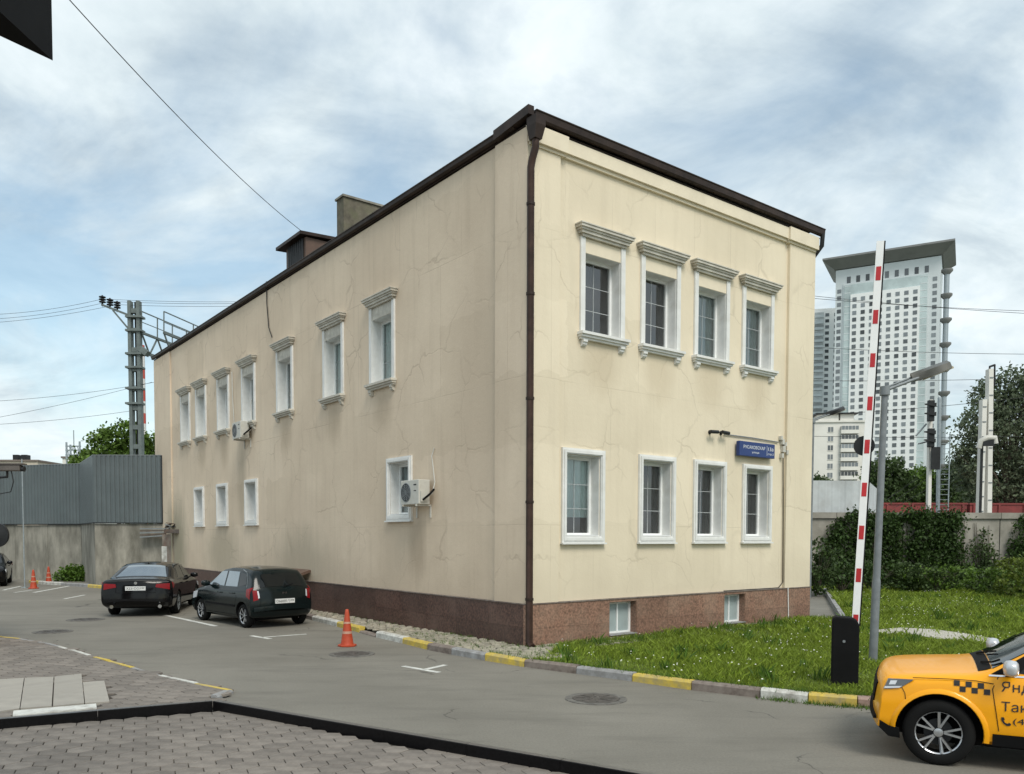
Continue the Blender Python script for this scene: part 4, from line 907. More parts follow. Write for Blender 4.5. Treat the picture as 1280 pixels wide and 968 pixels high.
# --- dark green hatchback
def hatchback(label, group):
    t = thing('parked_car', label, 'car', group=group)
    c = Car(3.81, 1.665, 1.49, [(0, .50), (.02, .80), (.05, .93), (.085, 1.0), (.32, 1.37), (.42, 1.44), (.95, 1.49), (1.6, 1.485), (2.05, 1.42), (2.82, 1.0), (3.25, .93), (3.6, .82), (3.74, .68), (3.81, .5)],
            [(0, .42), (.08, .27), (.4, .22), (3.2, .2), (3.6, .22), (3.81, .40)], [(0, .97), (2.8, .93), (3.81, .86)], .24, .17, .73)
    ws = (.62, 3.075)
    car_common(t, c, ws, .295, .355, M['paintG'], lambda p, x, y, s: wheel(p, x, y, .295, .205, s, 7, .19))
    for s in (1, -1):
        f = side_fn(c, s)
        patch('side_window', f, [(1.72, .985), (2.58, .985)], [(1.72, 1.36), (2.02, 1.345)], M['cglassr'], t)
        patch('side_window', f, [(.98, .995), (1.64, .985)], [(1.05, 1.36), (1.64, 1.365)], M['cglassr'], t)
        patch('side_window', f, [(.50, 1.06), (.90, 1.0)], [(.62, 1.30), (.97, 1.355)], M['cglass'], t)
        seams(t, c, s, [[(1.68, .3), (1.68, .95)], [(.93, .98), (.95, .75), (.98, .62), (1.02, .3)], [(2.72, .3), (2.72, .60), (2.68, .93)], [(1.02, .3), (2.72, .3)]])
        strip(f, [(1.0, .52), (2.72, .52)], .05, M['black'], t, 'rub_strip', .008)
        handle(t, c, 1.85, .82, s, M['paintG']); handle(t, c, 1.15, .83, s, M['paintG'])
        mirror(t, c, 2.48, .99, s, M['paintG'])
        strip(f, [(.42, 1.0), (.52, 1.2), (.66, 1.36), (.9, 1.415)], .02, M['grey'], t, 'pillar_trim', .006)
        rl = patch('tail_light', f, [(.06, .72), (.30, .78)], [(.10, 1.0), (.34, .96)], M['tail'], t, 8, 5, .012, .03)
        fe = lambda u, v, o, s=s: c.E(s * u, v, False, o)
        patch('tail_light', fe, [(.84, .74), (.985, .72)], [(.86, .97), (.985, .98)], M['tail'], t, 5, 5, .012, .03)
        patch('reverse_light', fe, [(.80, .78), (.85, .77)], [(.82, .95), (.86, .95)], M['lampc'], t, 3, 4, .013, .03)
        patch('headlight', f, [(3.30, .62), (3.62, .58)], [(3.22, .80), (3.58, .76)], M['lampc'], t, 6, 4, .01, .03)
    patch('rear_window', lambda u, v, o: c.T(u, v, o), [(.10, -.80), (.10, .80)], [(.30, -.76), (.30, .76)], M['cglass'], t, 14, 8, .008)
    patch('windscreen', lambda u, v, o: c.T(u, v, o), [(2.76, -.90), (2.76, .90)], [(2.12, -.84), (2.12, .84)], M['cglass'], t, 14, 8, .006)
    plate(t, c, False, .66, 'О668ВМ 199')
    for s in (1, -1): strip(lambda u, v, o: c.E(u, v, False, o), [(s * .78, .60), (s * .775, .78), (s * .80, .97)], .008, M['black'], t, 'seam', .008)
    fe = lambda u, v, o: c.E(u, v, False, o)
    patch('rear_bumper', fe, [(-.99, .46), (.99, .46)], [(-.99, .565), (.99, .565)], M['paintG'], t, 16, 3, .03, .05)
    vs, fs = text_fit('H', .10, .05); MB().add([(c.E(0, .86, False, .008)[0], -(v[0] - .05), .835 + v[1]) for v in vs], fs).build('badge', M['chrome'], t, fix=False)
    MB().tube([c.E(0, 1.0, False, .02), (c.E(0, 1.04, False, .02)[0] - .005, -.1, 1.03), (c.T(.13, -.4, .02))], .008, 6).build('rear_wiper', M['black'], t)
    return t, ws[0]
hb_car, ra_ = hatchback('dark green five door hatchback with silver wheels parked by the building', 'cars parked in the yard')
place(hb_car, (gp(308, 784.4) + gp(384, 780.5)) / 2 + Vector((-.12, .05, 0)), R(134), ra_)

# --- black sedan
def sedan(label, group):
    t = thing('parked_car', label, 'car', group=group)
    c = Car(4.93, 1.868, 1.475, [(0, .52), (.03, .84), (.07, 1.0), (.12, 1.06), (.70, 1.09), (1.45, 1.385), (1.85, 1.46), (2.35, 1.475), (2.85, 1.42), (3.72, 1.03), (4.3, .93), (4.68, .80), (4.86, .64), (4.93, .48)],
            [(0, .44), (.08, .30), (.4, .22), (4.3, .17), (4.75, .2), (4.93, .38)], [(0, 1.02), (3.7, .93), (4.93, .84)], .30, .22, .70)
    ws = (1.12, 4.095)
    car_common(t, c, ws, .335, .385, M['paintK'], lambda p, x, y, s: wheel(p, x, y, .335, .235, s, 5, .24, M['grey'], True))
    for s in (1, -1):
        f = side_fn(c, s)
        patch('side_window', f, [(2.42, 1.0), (3.38, .985)], [(2.42, 1.365), (2.80, 1.33)], M['cglass'], t)
        patch('side_window', f, [(1.42, 1.02), (2.34, 1.0)], [(1.68, 1.30), (2.34, 1.37)], M['cglass'], t)
        strip(f, [(1.22, 1.03), (1.6, 1.335), (2.0, 1.40), (2.4, 1.40), (2.85, 1.35), (3.5, .99)], .016, M['dmetal'], t, 'window_trim', .006)
        strip(f, [(1.2, 1.0), (3.5, .965)], .014, M['dmetal'], t, 'window_trim', .006)
        seams(t, c, s, [[(2.38, .3), (2.38, .97)], [(1.38, .98), (1.45, .8), (1.55, .6), (1.6, .3)], [(3.55, .3), (3.52, .93)]])
        handle(t, c, 2.55, .86, s, M['paintK']); handle(t, c, 1.6, .88, s, M['paintK'])
        mirror(t, c, 3.28, .99, s, M['paintK'])
        patch('tail_light', f, [(.10, .80), (.42, .86)], [(.12, .96), (.42, .93)], M['tail'], t, 8, 4, .012, .03)
        fe = lambda u, v, o, s=s: c.E(s * u, v, False, o)
        patch('tail_light', fe, [(.58, .84), (.985, .80)], [(.60, .93), (.985, .97)], M['tail'], t, 8, 4, .014, .03)
        patch('reflector', fe, [(.70, .50), (.95, .50)], [(.70, .53), (.95, .53)], M['tail'], t, 5, 2, .016, .03)
        patch('headlight', f, [(4.38, .66), (4.74, .62)], [(4.34, .78), (4.68, .74)], M['lampc'], t, 6, 4, .01, .03)
        MB().tube([(.09, s * .62, .3), (.02, s * .62, .3)], .05, 12).build('exhaust', M['chrome'], t, 40)
    patch('rear_window', lambda u, v, o: c.T(u, v, o), [(.74, -.84), (.74, .84)], [(1.50, -.74), (1.50, .74)], M['cglassr'], t, 14, 8, .008)
    patch('windscreen', lambda u, v, o: c.T(u, v, o), [(3.66, -.90), (3.66, .90)], [(2.90, -.84), (2.90, .84)], M['cglass'], t, 14, 8, .006)
    fe = lambda u, v, o: c.E(u, v, False, o)
    patch('rear_bumper', fe, [(-.99, .44), (.99, .44)], [(-.99, .66), (.99, .66)], M['paintK'], t, 16, 3, .035, .05)
    patch('diffuser', fe, [(-.8, .46), (.8, .46)], [(-.8, .52), (.8, .52)], M['black'], t, 10, 2, .045, .03)
    strip(lambda u, v, o: c.T(u, v, o), [(.09, -.95), (.09, -.5), (.09, 0), (.09, .5), (.09, .95)], .02, M['dmetal'], t, 'boot_lip', .014)
    plate(t, c, False, .80, 'Х231ОО 197')
    for s in (1, -1): strip(fe, [(s * .60, .70), (s * .585, .85), (s * .60, 1.0)], .008, M['black'], t, 'seam', .008)
    strip(fe, [(-.60, .70), (-.3, .69), (.3, .69), (.60, .70)], .008, M['black'], t, 'seam', .040)
    MB().lathe([(.001, -.012), (.04, -.012), (.04, 0), (.001, 0)], (c.E(0, .945, False, .0)[0] - .008, 0, .945), 'x', 16).build('badge', M['chrome'], t, 40)
    p = c.T(1.75, 0, 0); MB().add([(p[0] - .07, -.012, p[2] - .01), (p[0] - .07, .012, p[2] - .01), (p[0] + .09, 0, p[2] - .005), (p[0] - .06, 0, p[2] + .06)], [(0, 1, 3), (1, 2, 3), (2, 0, 3), (0, 2, 1)]).build('antenna_fin', M['paintK'], t)
    return t, ws[0]
sd_car, ra_ = sedan('glossy black sedan with pale rear window parked before the concrete wall', 'cars parked in the yard')
place(sd_car, (gp(139, 769) + gp(224, 768)) / 2 + Vector((-.12, .25, 0)), R(102), ra_)
c3 = copy_tree(sd_car); c3['label'] = 'dark car half hidden behind the gate pillar near the weeds'
place(c3, gp(-14, 729), R(-62), ra_)

# --- yellow taxi crossover
def taxi():
    t = thing('taxi', 'yellow taxi crossover with black checks and lettering on its door', 'car', group='cars in the yard')
    c = Car(4.135, 1.83, 1.54, [(0, .6), (.04, .85), (.1, .98), (.45, 1.34), (.8, 1.48), (1.5, 1.54), (2.0, 1.52), (2.3, 1.45), (3.10, .985), (3.22, .955), (3.75, .915), (3.96, .895), (4.06, .862), (4.10, .80), (4.115, .68), (4.13, .50), (4.135, .42)],
            [(0, .5), (.1, .34), (.4, .26), (3.9, .24), (4.02, .25), (4.135, .34)], [(0, .98), (2.5, .905), (3.3, .885), (4.135, .86)], .085, .2, .72, .95)
    ws = (.88, 3.51); rw = .325
    car_common(t, c, ws, rw, .39, M['paintY'], lambda p, x, y, s: wheel(p, x, y, rw, .218, s, 5, .225, M['alloy'], True, .55))
    ft = lambda u, v, o: c.T(u, v, o); ff = lambda u, v, o: c.E(u, v, True, o)
    for s in (1, -1):
        f = side_fn(c, s)
        patch('side_window', f, [(1.98, .965), (2.93, .955)], [(1.98, 1.39), (2.28, 1.375)], M['cglass'], t)
        patch('side_window', f, [(.95, .995), (1.90, .965)], [(1.05, 1.34), (1.90, 1.395)], M['cglass'], t)
        patch('quarter_trim', f, [(2.85, .942), (3.07, .938)], [(2.68, 1.16), (2.72, 1.17)], M['black'], t, 6, 4, .009)
        strip(f, [(.8, .985), (1.9, .945), (3.09, .925)], .014, M['chrome'], t, 'window_trim', .008)
        seams(t, c, s, [[(3.0, .40), (3.03, .60), (3.06, .80), (3.01, .92)], [(1.94, .38), (1.94, .93)], [(1.1, .92), (1.15, .75), (1.35, .5), (1.4, .36)], [(3.05, .85), (3.2, .868), (3.4, .868)], [(3.90, .77), (3.86, .70), (3.845, .60)], [(3.4, .868), (3.6, .862), (3.78, .855)]])
        # black sill and arch flares
        strip(f, [(1.34, .31), (2.2, .31), (3.05, .31)], .12, M['black'], t, 'sill_cladding', .012)
        for wx in ws:
            n = 22; r0, r1 = .389, .430; vs = []
            for i in range(n + 1):
                a = R(-8) + R(196) * i / n
                for rr_, o in ((r0, .004), (r0 + .006, .016), (r1, .012), (r1 + .012, -.003)):
                    x, z = wx + math.cos(a) * rr_, rw + math.sin(a) * rr_; z = max(z, .25); vs.append(c.Sx(x, z, s, o))
            MB().add(vs, [(i * 4 + k, i * 4 + k + 1, i * 4 + 5 + k, i * 4 + 4 + k) for i in range(n) for k in range(3)]).build('arch_flare', M['paintY'], t, 50)
        handle(t, c, 2.12, .84, s, M['paintY']); handle(t, c, 1.12, .86, s, M['paintY'])
        mirror(t, c, 2.90, .985, s, M['silver'])
        hl = patch('headlight', f, [(3.90, .755), (4.0, .735), (4.085, .73)], [(3.77, .838), (3.93, .835), (4.03, .828)], M['lampd'], t, 10, 5, .012, .03)
        patch('lamp_element', f, [(3.92, .75), (4.08, .735)], [(3.89, .768), (4.075, .755)], M['lampc'], hl, 8, 2, .018, .01)
        patch('lamp_element', f, [(3.96, .78), (4.03, .775)], [(3.94, .82), (4.01, .815)], M['lampc'], hl, 4, 2, .017, .01)
        patch('front_lip', f, [(3.90, .24), (4.02, .25), (4.12, .33)], [(3.91, .34), (4.02, .36), (4.12, .41)], M['black'], t, 12, 4, .03, .06)
        # checks on the front wing
        for k in range(6):
            x = 3.365 - k * .052; z = .835 - (.052 if k % 2 else 0) - k * .003
            patch('check', f, [(x + .026, z - .026), (x - .026, z - .026)], [(x + .026, z + .026), (x - .026, z + .026)], M['ink'], t, 2, 2, .006, .006)
        def lettering(txt, x0, z0, w, h, bold=.0):
            vs, fs = text_fit(txt, w, h, bold); sg = -1 if s == 1 else 1; xx = x0 if s == 1 else x0 - w
            MB().add([c.S(xx + sg * v[0], z0 + v[1], s, .006) for v in vs], fs).build('lettering', M['ink'], t, fix=False)
        lettering('Яндекс', 2.985, .765, .46, .115, .004); lettering('Такси', 2.985, .60, .36, .092, .004); lettering('(495)', 2.885, .465, .25, .075)
        px = 2.985; ph = [c.S(px - a, .465 + b, s, .006) for a, b in ((0, .075), (.022, .078), (.032, .055), (.022, .045), (.035, .025), (.055, .018), (.068, .03), (.085, .014), (.078, .0), (.05, -.004), (.022, .015), (.004, .045))]
        MB().add(ph, [tuple(range(len(ph)))]).build('phone_mark', M['ink'], t, fix=False)
    patch('windscreen', ft, [(3.05, -.93), (3.05, .93)], [(2.36, -.86), (2.36, .86)], M['cglass'], t, 16, 8, .006)
    patch('scuttle', ft, [(3.17, -.86), (3.17, .86)], [(3.06, -.90), (3.06, .90)], M['black'], t, 14, 3, .006)
    for s in (-.3, .5): MB().tube([c.T(3.12, s, .02), c.T(3.03, s + .25, .025), c.T(2.97, s + .5 if s < 0 else s + .3, .025)], .010, 6).build('wiper', M['black'], t)
    patch('rear_window', ft, [(.14, -.82), (.14, .82)], [(.44, -.78), (.44, .78)], M['cglass'], t, 12, 6, .008)
    patch('grille', ff, [(-.62, .55), (.62, .55)], [(-.74, .77), (.74, .77)], M['black'], t, 14, 5, .012, .03)
    for z in (.60, .66, .72): strip(ff, [(-.6, z), (0, z), (.6, z)], .014, M['dmetal'], t, 'grille_bar', .018)
    patch('front_lip', ff, [(-.95, .44), (.95, .44)], [(-.95, .47), (.95, .47)], M['black'], t, 14, 2, .03, .05)
    return t, ws
tx, tws = taxi()
wc = gp(1172, 957.5); hd = math.pi - R(26)
dv = Vector((math.cos(hd), math.sin(hd), 0)); lv = Vector((-dv.y, dv.x, 0))
q = wc + lv * -(1.83 / 2 - .02) - dv * tws[1]
tx.location = (q.x, q.y, 0); tx.rotation_euler = (0, 0, hd)

# ================================================================== FIXTURES ON THE BUILDING
def ac_unit(label, px, f_pts):
    y, z = px; p = bw(0, y, z)
    t = thing('air_conditioner', label, 'air conditioner', p, A + R(-90), 'air conditioner units on the long wall')    # local x along the wall towards the near corner, y into the wall
    w, h, d = .80, .56, .30
    c = bevel(MB().box(-w / 2, w / 2, -.40, -.40 + d, 0, h).build('case', M['ac'], t), .015)
    fx = -.16
    mb = MB().lathe([(.215, -.412), (.225, -.402), (.225, -.398)], (fx, 0, h / 2), 'y', 28)
    for r in (.05, .09, .13, .17, .21): mb.lathe([(r - .005, -.414), (r + .005, -.414), (r + .005, -.406), (r - .005, -.406), (r - .005, -.414)], (fx, 0, h / 2), 'y', 28)
    for k in range(10): a = k * .628; mb.bar((fx, -.412, h / 2), (fx + math.cos(a) * .215, -.412, h / 2 + math.sin(a) * .215), .007)
    mb.build('fan_grille', M['grey'], t)
    MB().lathe([(.001, -.403), (.21, -.403)], (fx, 0, h / 2), 'y', 28).build('fan_opening', M['dmetal'], t)
    MB().box(.18, .30, -.404, -.399, .43, .46).box(.19, .29, -.404, -.399, .30, .32).build('rating_label', M['ink'], t)
    MB().box(w / 2 - .001, w / 2 + .035, -.36, -.18, .06, .30).build('valve_cover', M['ac'], t)
    for s in (-.3, .3): MB().bar((s, -.42, -.02), (s, -.01, -.02), .04, .04).bar((s, -.02, -.02), (s, -.02, -.3), .04, .03).build('bracket', M['ac'], t)
    hose = MB().tube([(w / 2 + .02, -.28, .12), (w / 2 + .10, -.25, .14), (w / 2 + .14, -.12, .25), (w / 2 + .13, -.05, .5), (w / 2 + .05, -.05, .9), (w / 2 + .0, -.05, 1.1), (w / 2 + .06, -.02, 1.28)], .014, 8); hose.build('hose', M['ac'], t, 50)
    MB().tube([(w / 2 + .02, -.30, .10), (w / 2 + .08, -.30, .12), (w / 2 + .14, -.2, .22), (w / 2 + .15, -.08, .34)], .025, 8).build('insulated_pipe', M['black'], t, 50)
    return t
y_, z_ = facL(519, 630, -.25); ac_unit('white air conditioner unit hung across the single lower window of the long wall', (y_, z_ - .02), None)
y_, z_ = facL(301, 548, -.25); ac_unit('small air conditioner unit under the upper windows of the long wall', (y_, z_ - .02), None)
# street sign
u0, z1 = facR(923, 552, -.12); u1, z0 = facR(967, 573, -.12)
z1 = facR(923, 551, -.12)[1]; z0 = facR(923, 569.5, -.12)[1]
sg = thing('street_sign', 'blue street name sign with white lettering above the last lower window', 'sign', bw(u0, -.055, z0), A)
sw, sh = u1 - u0, z1 - z0
bevel(MB().box(0, sw, -.10, 0, 0, sh).build('panel', M['blue'], sg), .012)
def letters(txt, x, z, w, h, bold=.0):
    vs, fs = text_fit(txt, w, h, bold); MB().add([(x + v[0], -.1035, z + v[1]) for v in vs], fs).build('lettering', M['txtw'], sg, fix=False)
letters('РУСАКОВСКАЯ', sw * .11, sh * .52, sw * .60, sh * .23, .01); letters('улица', sw * .34, sh * .2, sw * .20, sh * .14); letters('13а', sw * .80, sh * .50, sw * .15, sh * .25, .01); letters('стр.2', sw * .79, sh * .18, sw * .17, sh * .17)
MB().box(sw * .765, sw * .77, -.1035, -.1, sh * .15, sh * .85).build('divider', M['txtw'], sg)
def wall_cam(label, px, py, sgn):
    u, z = facR(px, py, -.1); t = thing('security_camera', label, 'camera', bw(u, -.003, z), A, 'cameras on the short facade')
    MB().tube([(0, 0, 0), (0, -.09, 0), (0, -.11, -.02)], .022, 8).lathe([(.05, -.012), (.05, 0), (.001, 0)], axis='y', n=14).build('mount', M['dmetal'], t)
    MB().tube([(-.13 * sgn, -.14, -.01), (.13 * sgn, -.15, .0)], .042, 12).build('housing', M['dmetal'], t, 40)
    MB().tube([(-.14 * sgn, -.14, -.01), (-.131 * sgn, -.14, -.01)], .034, 12).build('lens', M['ink'], t, 40)
wall_cam('dark bullet camera on the short facade, farther from the street sign', 891, 540, 1); wall_cam('dark bullet camera on the short facade, next to the grey conduit', 905, 541, -1)
# small hatch roof against the long wall behind the hatchback
u, z = facL(354, 712, -.4); t = thing('hatch_cover', 'low brown sloping hatch cover against the long wall behind the hatchback', 'hatch', bw(0, u, 0), A)
MB().xprism([(0, z + .02), (-.75, z - .22), (-.75, z - .30), (0, z - .06)], 'y', -1.1, 1.1).build('lid', M['brownb'], t)

# ================================================================== YARD FURNITURE
# barrier: cabinet, boom with reflectors, round sign bolted to the boom
p = gp(1060, 866); bq = Vector((p.x, p.y + .14, .085)); by = math.atan2(-.6, .8)
bar = thing('boom_barrier', 'raised white boom with red reflectors on a black barrier cabinet', 'barrier', bq, R(-20))
bevel(MB().xprism([(-.185, 0), (.185, 0), (.185, .90), (.15, .97), (.09, 1.0), (-.12, 1.015), (-.17, 1.0), (-.185, .95)], 'y', -.14, .14).build('cabinet', M['black'], bar), .02, 2)
MB().box(-.22, .22, -.18, .18, -.06, .02).build('base_plate', M['dmetal'], bar)
MB().lathe([(.001, -.15), (.02, -.15), (.02, -.14)], (-.02, 0, .66), 'y', 12).build('lock', M['grey'], bar)
mk = MB()
for k_ in range(7): mk.box(.1855, .1875, -.012, .014 if k_ % 3 else .006, .36 + k_ * .034, .382 + k_ * .034)
tag(mk.build('maker_mark', M['grey'], bar), kind='stuff')
Yb = bq.y + .02
b0 = at(1069, 782, Yb) - bq; b1 = at(1100.5, 302, Yb + .1) - bq
rm = Matrix.Rotation(R(20), 3, 'Z'); b0 = rm @ b0; b1 = rm @ b1
bd = (b1 - b0); bn = bd.normalized(); side = bn.cross(Vector((0, -1, 0))).normalized(); front = side.cross(bn).normalized()
if front.y > 0: front = -front
def ebar(name, p, q, w, h, mat):
    vs = [e_ + side * (a * w / 2) + front * (b * h / 2) for e_ in (p, q) for a, b in ((-1, -1), (1, -1), (1, 1), (-1, 1))]
    return MB().add(vs, [(3, 2, 1, 0), (4, 5, 6, 7), (0, 1, 5, 4), (1, 2, 6, 5), (2, 3, 7, 6), (3, 0, 4, 7)]).build(name, mat, bar)
ebar('boom', b0 - bn * .12, b1, .10, .05, M['pvc']); ebar('rubber_edge', b0 + side * .06 - front * .006, b1 + side * .06 - front * .006, .02, .045, M['black'])
for k in range(9):
    c_ = b0 + bd * (.02 + k * .112) + front * .0285; hlf = bn * (.10 if k else .05)
    w = side * .034
    MB().add([c_ - hlf - w, c_ - hlf + w, c_ + hlf + w, c_ + hlf - w, c_ - hlf - w - front * .008, c_ - hlf + w - front * .008, c_ + hlf + w - front * .008, c_ + hlf - w - front * .008], [(0, 1, 2, 3), (0, 4, 5, 1), (1, 5, 6, 2), (2, 6, 7, 3), (3, 7, 4, 0)]).build('reflector', M['redp'], bar)
dc = rm @ (at(1080.5, 557, Yb + .05) - bq); MB().lathe([(.001, .045), (.145, .045), (.145, .055), (.001, .055)], dc, 'y', 28).build('sign_disc', M['dmetal'], bar, 40)
# street lamps
def street_lamp(label, base, h, head_px=None, dirx=1., arm=.75, tilt=0., rz=0., r=.062):
    t = thing('street_lamp', label, 'street lamp', base, rz, 'lamps around the yard'); top = Vector((tilt * h, 0, h))
    MB().tube([(0, 0, -.05), top * .3, top * .31, top], [r * 1.15, r * 1.12, r, r * .86], 12).build('pole', M['lampp'], t, 50)
    MB().tube([top - Vector((0, 0, .06)), top + Vector((0, 0, .09))], r * 1.35, 12).build('collar', M['grey'], t, 40)
    e = top + Vector((dirx * arm, 0, arm * .42)); MB().tube([top + Vector((0, -.03, .02)), e + Vector((0, -.03, 0))], .026, 8).tube([top + Vector((0, .03, .07)), e + Vector((0, .03, .05))], .018, 8).build('arm', M['grey'], t, 50)
    u = Vector((dirx, 0, .36)).normalized(); nv = Vector((-u.z * dirx, 0, abs(u.x)))
    pr = [(-.10, .03, -.03), (.02, .06, -.045), (.14, .20, -.05), (.36, .24, -.04), (.50, .20, -.03), (.56, .10, -.02)]
    vs = []
    for (a, w_, lo) in pr:
        c_ = e + u * a
        for (yy, zz_) in ((-w_, lo), (-w_ * .9, .07), (0, .12), (w_ * .9, .07), (w_, lo)): vs.append(c_ + Vector((0, yy, 0)) + nv * zz_)
    fs = [(i * 5 + k, i * 5 + k + 1, i * 5 + 6 + k, i * 5 + 5 + k) for i in range(len(pr) - 1) for k in range(4)] + [(i * 5 + 4, i * 5, i * 5 + 5, i * 5 + 9) for i in range(len(pr) - 1)] + [(0, 1, 2, 3, 4), tuple(range(25, 30))]
    hd_ = MB().add(vs, fs).build('lamp_head', M['dmetal'] if arm > .58 else M['lampd2'], t, 40)
    l0 = e + u * .16 - nv * .045; l1 = e + u * .54 - nv * .03; MB().bar(l0, l1, .34, .04).build('lens', M['lens'], hd_)
    return t
p = gp(1091, 828, .085); top = at(1106, 490, p.y)
street_lamp('galvanised street lamp with wide flat head standing in the lawn', (p.x, p.y, .085), top.z - .085, tilt=(top.x - p.x) / (top.z - .085), arm=.56)
p = at(1012, 690, 30); top = at(1016, 527, 30)
street_lamp('thin dark lamp post between the building corner and white enclosure', (p.x, p.y, 0), top.z, tilt=(top.x - p.x) / top.z, arm=.6, r=.07)
# cones
def cone(label, px, py, h):
    p = gp(px, py); t = thing('traffic_cone', label, 'traffic cone', (p.x, p.y, 0), random.uniform(0, 1), 'orange cones in the yard'); k = h / .75
    bevel(MB().prism([(math.cos(a) *   .19 * k, math.sin(a) * .19 * k) for a in [math.pi / 8 + i * math.pi / 4 for i in range(8)]], .002, .04 * k).build('base', M['orange'], t), .01)
    prof = [(.135, .04), (.125, .07), (.098, .25), (.066, .5), (.044, .68), (.032, .74), (.022, .75), (.001, .75)]
    MB().lathe([(r * k, z * k) for r, z in prof], n=20).build('cone_body', M['orange'], t, 50)
    for z0, z1 in ((.26, .31), (.46, .50)):
        r0 = lin(z0, [(z, r) for r, z in prof]) + .003; r1 = lin(z1, [(z, r) for r, z in prof]) + .003
        MB().lathe([(r0 * k, z0 * k), (r1 * k, z1 * k)], n=20).build('band', pm('band_grey', (.45, .25, .18), .7, .2, 8) if 'band_grey' not in bpy.data.materials else bpy.data.materials['band_grey'], t, 50)
cone('scuffed orange cone standing by the kerb of the cobble apron', 434, 808, .76); cone('orange cone standing alone on the asphalt before the weeds', 42, 736, .80); cone('orange cone at the end of the yellow kerb stone by the weeds', 61, 730, .80); cone('orange cone beside the rear of the black sedan', 133, 728, .80)

# ================================================================== WALLS AND FENCES
def seg_panels(a, b, ln, fn):
    a = Vector(a); b = Vector(b); k = max(1, round((b - a).length / ln))
    for i in range(k): fn(a.lerp(b, i / k), a.lerp(b, (i + 1) / k), i)
yF = facL(204.5, 610)[0]; F0 = bw(-.05, yF, 0); YF = F0.y
F1 = at(118, 640, YF); F1 = Vector((F1.x, F1.y, 0)); F2 = at(101, 640, YF * 1.12); F2.z = 0; F3 = at(-60, 640, YF * 1.19); F3.z = 0
ZF0 = at(160, 653.5, YF).z; ZF1 = at(160, 569.5, YF).z
cw = thing('concrete_wall', 'stained concrete wall under the grey corrugated fence', 'wall')
def cpanel(p, q, i):
    d = (q - p).normalized(); n = Vector((d.y, -d.x, 0)); n = n if n.y > 0 else -n
    a = p + d * .01; b = q - d * .01
    MB().prism([(a.x, a.y), (b.x, b.y), (b.x + n.x * .16, b.y + n.y * .16), (a.x + n.x * .16, a.y + n.y * .16)], -.05, ZF0 - .04 + random.uniform(-.03, .02)).build('panel', M['conc'], cw)
for a, b in ((F0, F1), (F1, F2), (F2, F3)): seg_panels(a, b, 2.4, cpanel)
fe_ = thing('corrugated_fence', 'grey blue corrugated metal fence on top of the concrete wall', 'fence')
def csheet(p, q, i, z0=None, z1=None, parent=None, mat=None, pitch=.21, dep=.035):
    z0 = ZF0 if z0 is None else z0; z1 = ZF1 if z1 is None else z1
    d = (q - p).normalized(); L = (q - p).length; n = Vector((d.y, -d.x, 0)); n = n if n.y < 0 else -n
    k = max(1, round(L / pitch)); pts = []
    for j in range(k):
        for f, o in ((0, 0), (.30, 0), (.42, dep), (.88, dep)): pts.append(((j + f) * L / k, o))
    pts.append((L, 0)); vs = []
    for u, o in pts:
        for th in (0, .012): vs += [(p.x + d.x * u + n.x * (o - th), p.y + d.y * u + n.y * (o - th), z0), (p.x + d.x * u + n.x * (o - th), p.y + d.y * u + n.y * (o - th), z1)]
    fs = []
    for j in range(len(pts) - 1):
        a = j * 4; b = a + 4; fs += [(a, b, b + 1, a + 1), (a + 2, a + 3, b + 3, b + 2), (a + 1, b + 1, b + 3, a + 3), (a, a + 2, b + 2, b)]
    MB().add(vs, fs).build('sheet', mat or M['fence'], parent or fe_)
for a, b in ((F0, F1), (F1, F2), (F2, F3)):
    seg_panels(a, b, 1.15, csheet)
    MB().bar((a.x, a.y + .08, ZF1 - .25), (b.x, b.y + .08, ZF1 - .25), .05).bar((a.x, a.y + .08, ZF0 + .3), (b.x, b.y + .08, ZF0 + .3), .05).build('rail', M['grey'], fe_)
    MB().bar((a.x, a.y - .02, ZF0 - .02), (b.x, b.y - .02, ZF0 - .02), .12, .05).build('bottom_flashing', M['dmetal'], fe_)
    MB().bar((a.x, a.y, ZF1 + .01), (b.x, b.y, ZF1 + .01), .07, .03).build('top_flashing', M['grey'], fe_)
MB().bar((F0.x + .02, F0.y - .03, ZF0), (F0.x + .02, F0.y - .03, ZF1), .07).build('end_post', M['dmetal'], fe_)
# ruined shed at the end of the wall
sh = thing('ruined_shed', 'crumbling rendered stub with a torn sheet roof at the wall end', 'shed', (0, 0, 0))
a = at(203, 690, YF - .5); b = at(228, 690, YF - 1.6)
def vq(px, py, Y): return at(px, py, Y)
MB().prism([(a.x, a.y), (b.x, b.y), (b.x + .3, b.y + .9), (a.x + .2, a.y + .45)], 0, vq(215, 668, YF - 1).z).build('stub_wall', M['brickr'], sh)
q0 = vq(203, 683, YF - .72); MB().box(q0.x - .02, q0.x + .22, q0.y - .04, q0.y + .1, .02, vq(203, 683, YF - .7).z).build('white_patch', M['kwhite'], sh)
for k in range(5):
    p_ = vq(176, 661 + k * 2.7, YF - .35); MB().bar((p_.x, p_.y, p_.z), (p_.x + 1.15, p_.y - .05, p_.z + .02 * k), .20, .045).build('roof_slat', M['rust'] if k % 2 else M['grey'], sh)
for k in range(16):
    p_ = vq(random.uniform(202, 224), random.uniform(652, 666), YF - 1 + random.uniform(-.4, .3)); d = Vector((random.uniform(.2, 1), random.uniform(-.5, .1), random.uniform(-.25, .25))) * .6
    MB().bar(p_ - d * .5, p_ + d * .5, random.uniform(.05, .16), .03).build('roof_board', random.choice([M['rust'], M['dmetal'], M['grey']]), sh)
MB().prism([(b.x - .75, b.y - .05), (b.x + .1, b.y - .2), (b.x + .25, b.y + .8), (b.x - .55, b.y + .75)], vq(215, 667, YF - 1).z, vq(215, 662, YF - 1).z).build('roof_bed', M['rust'], sh)
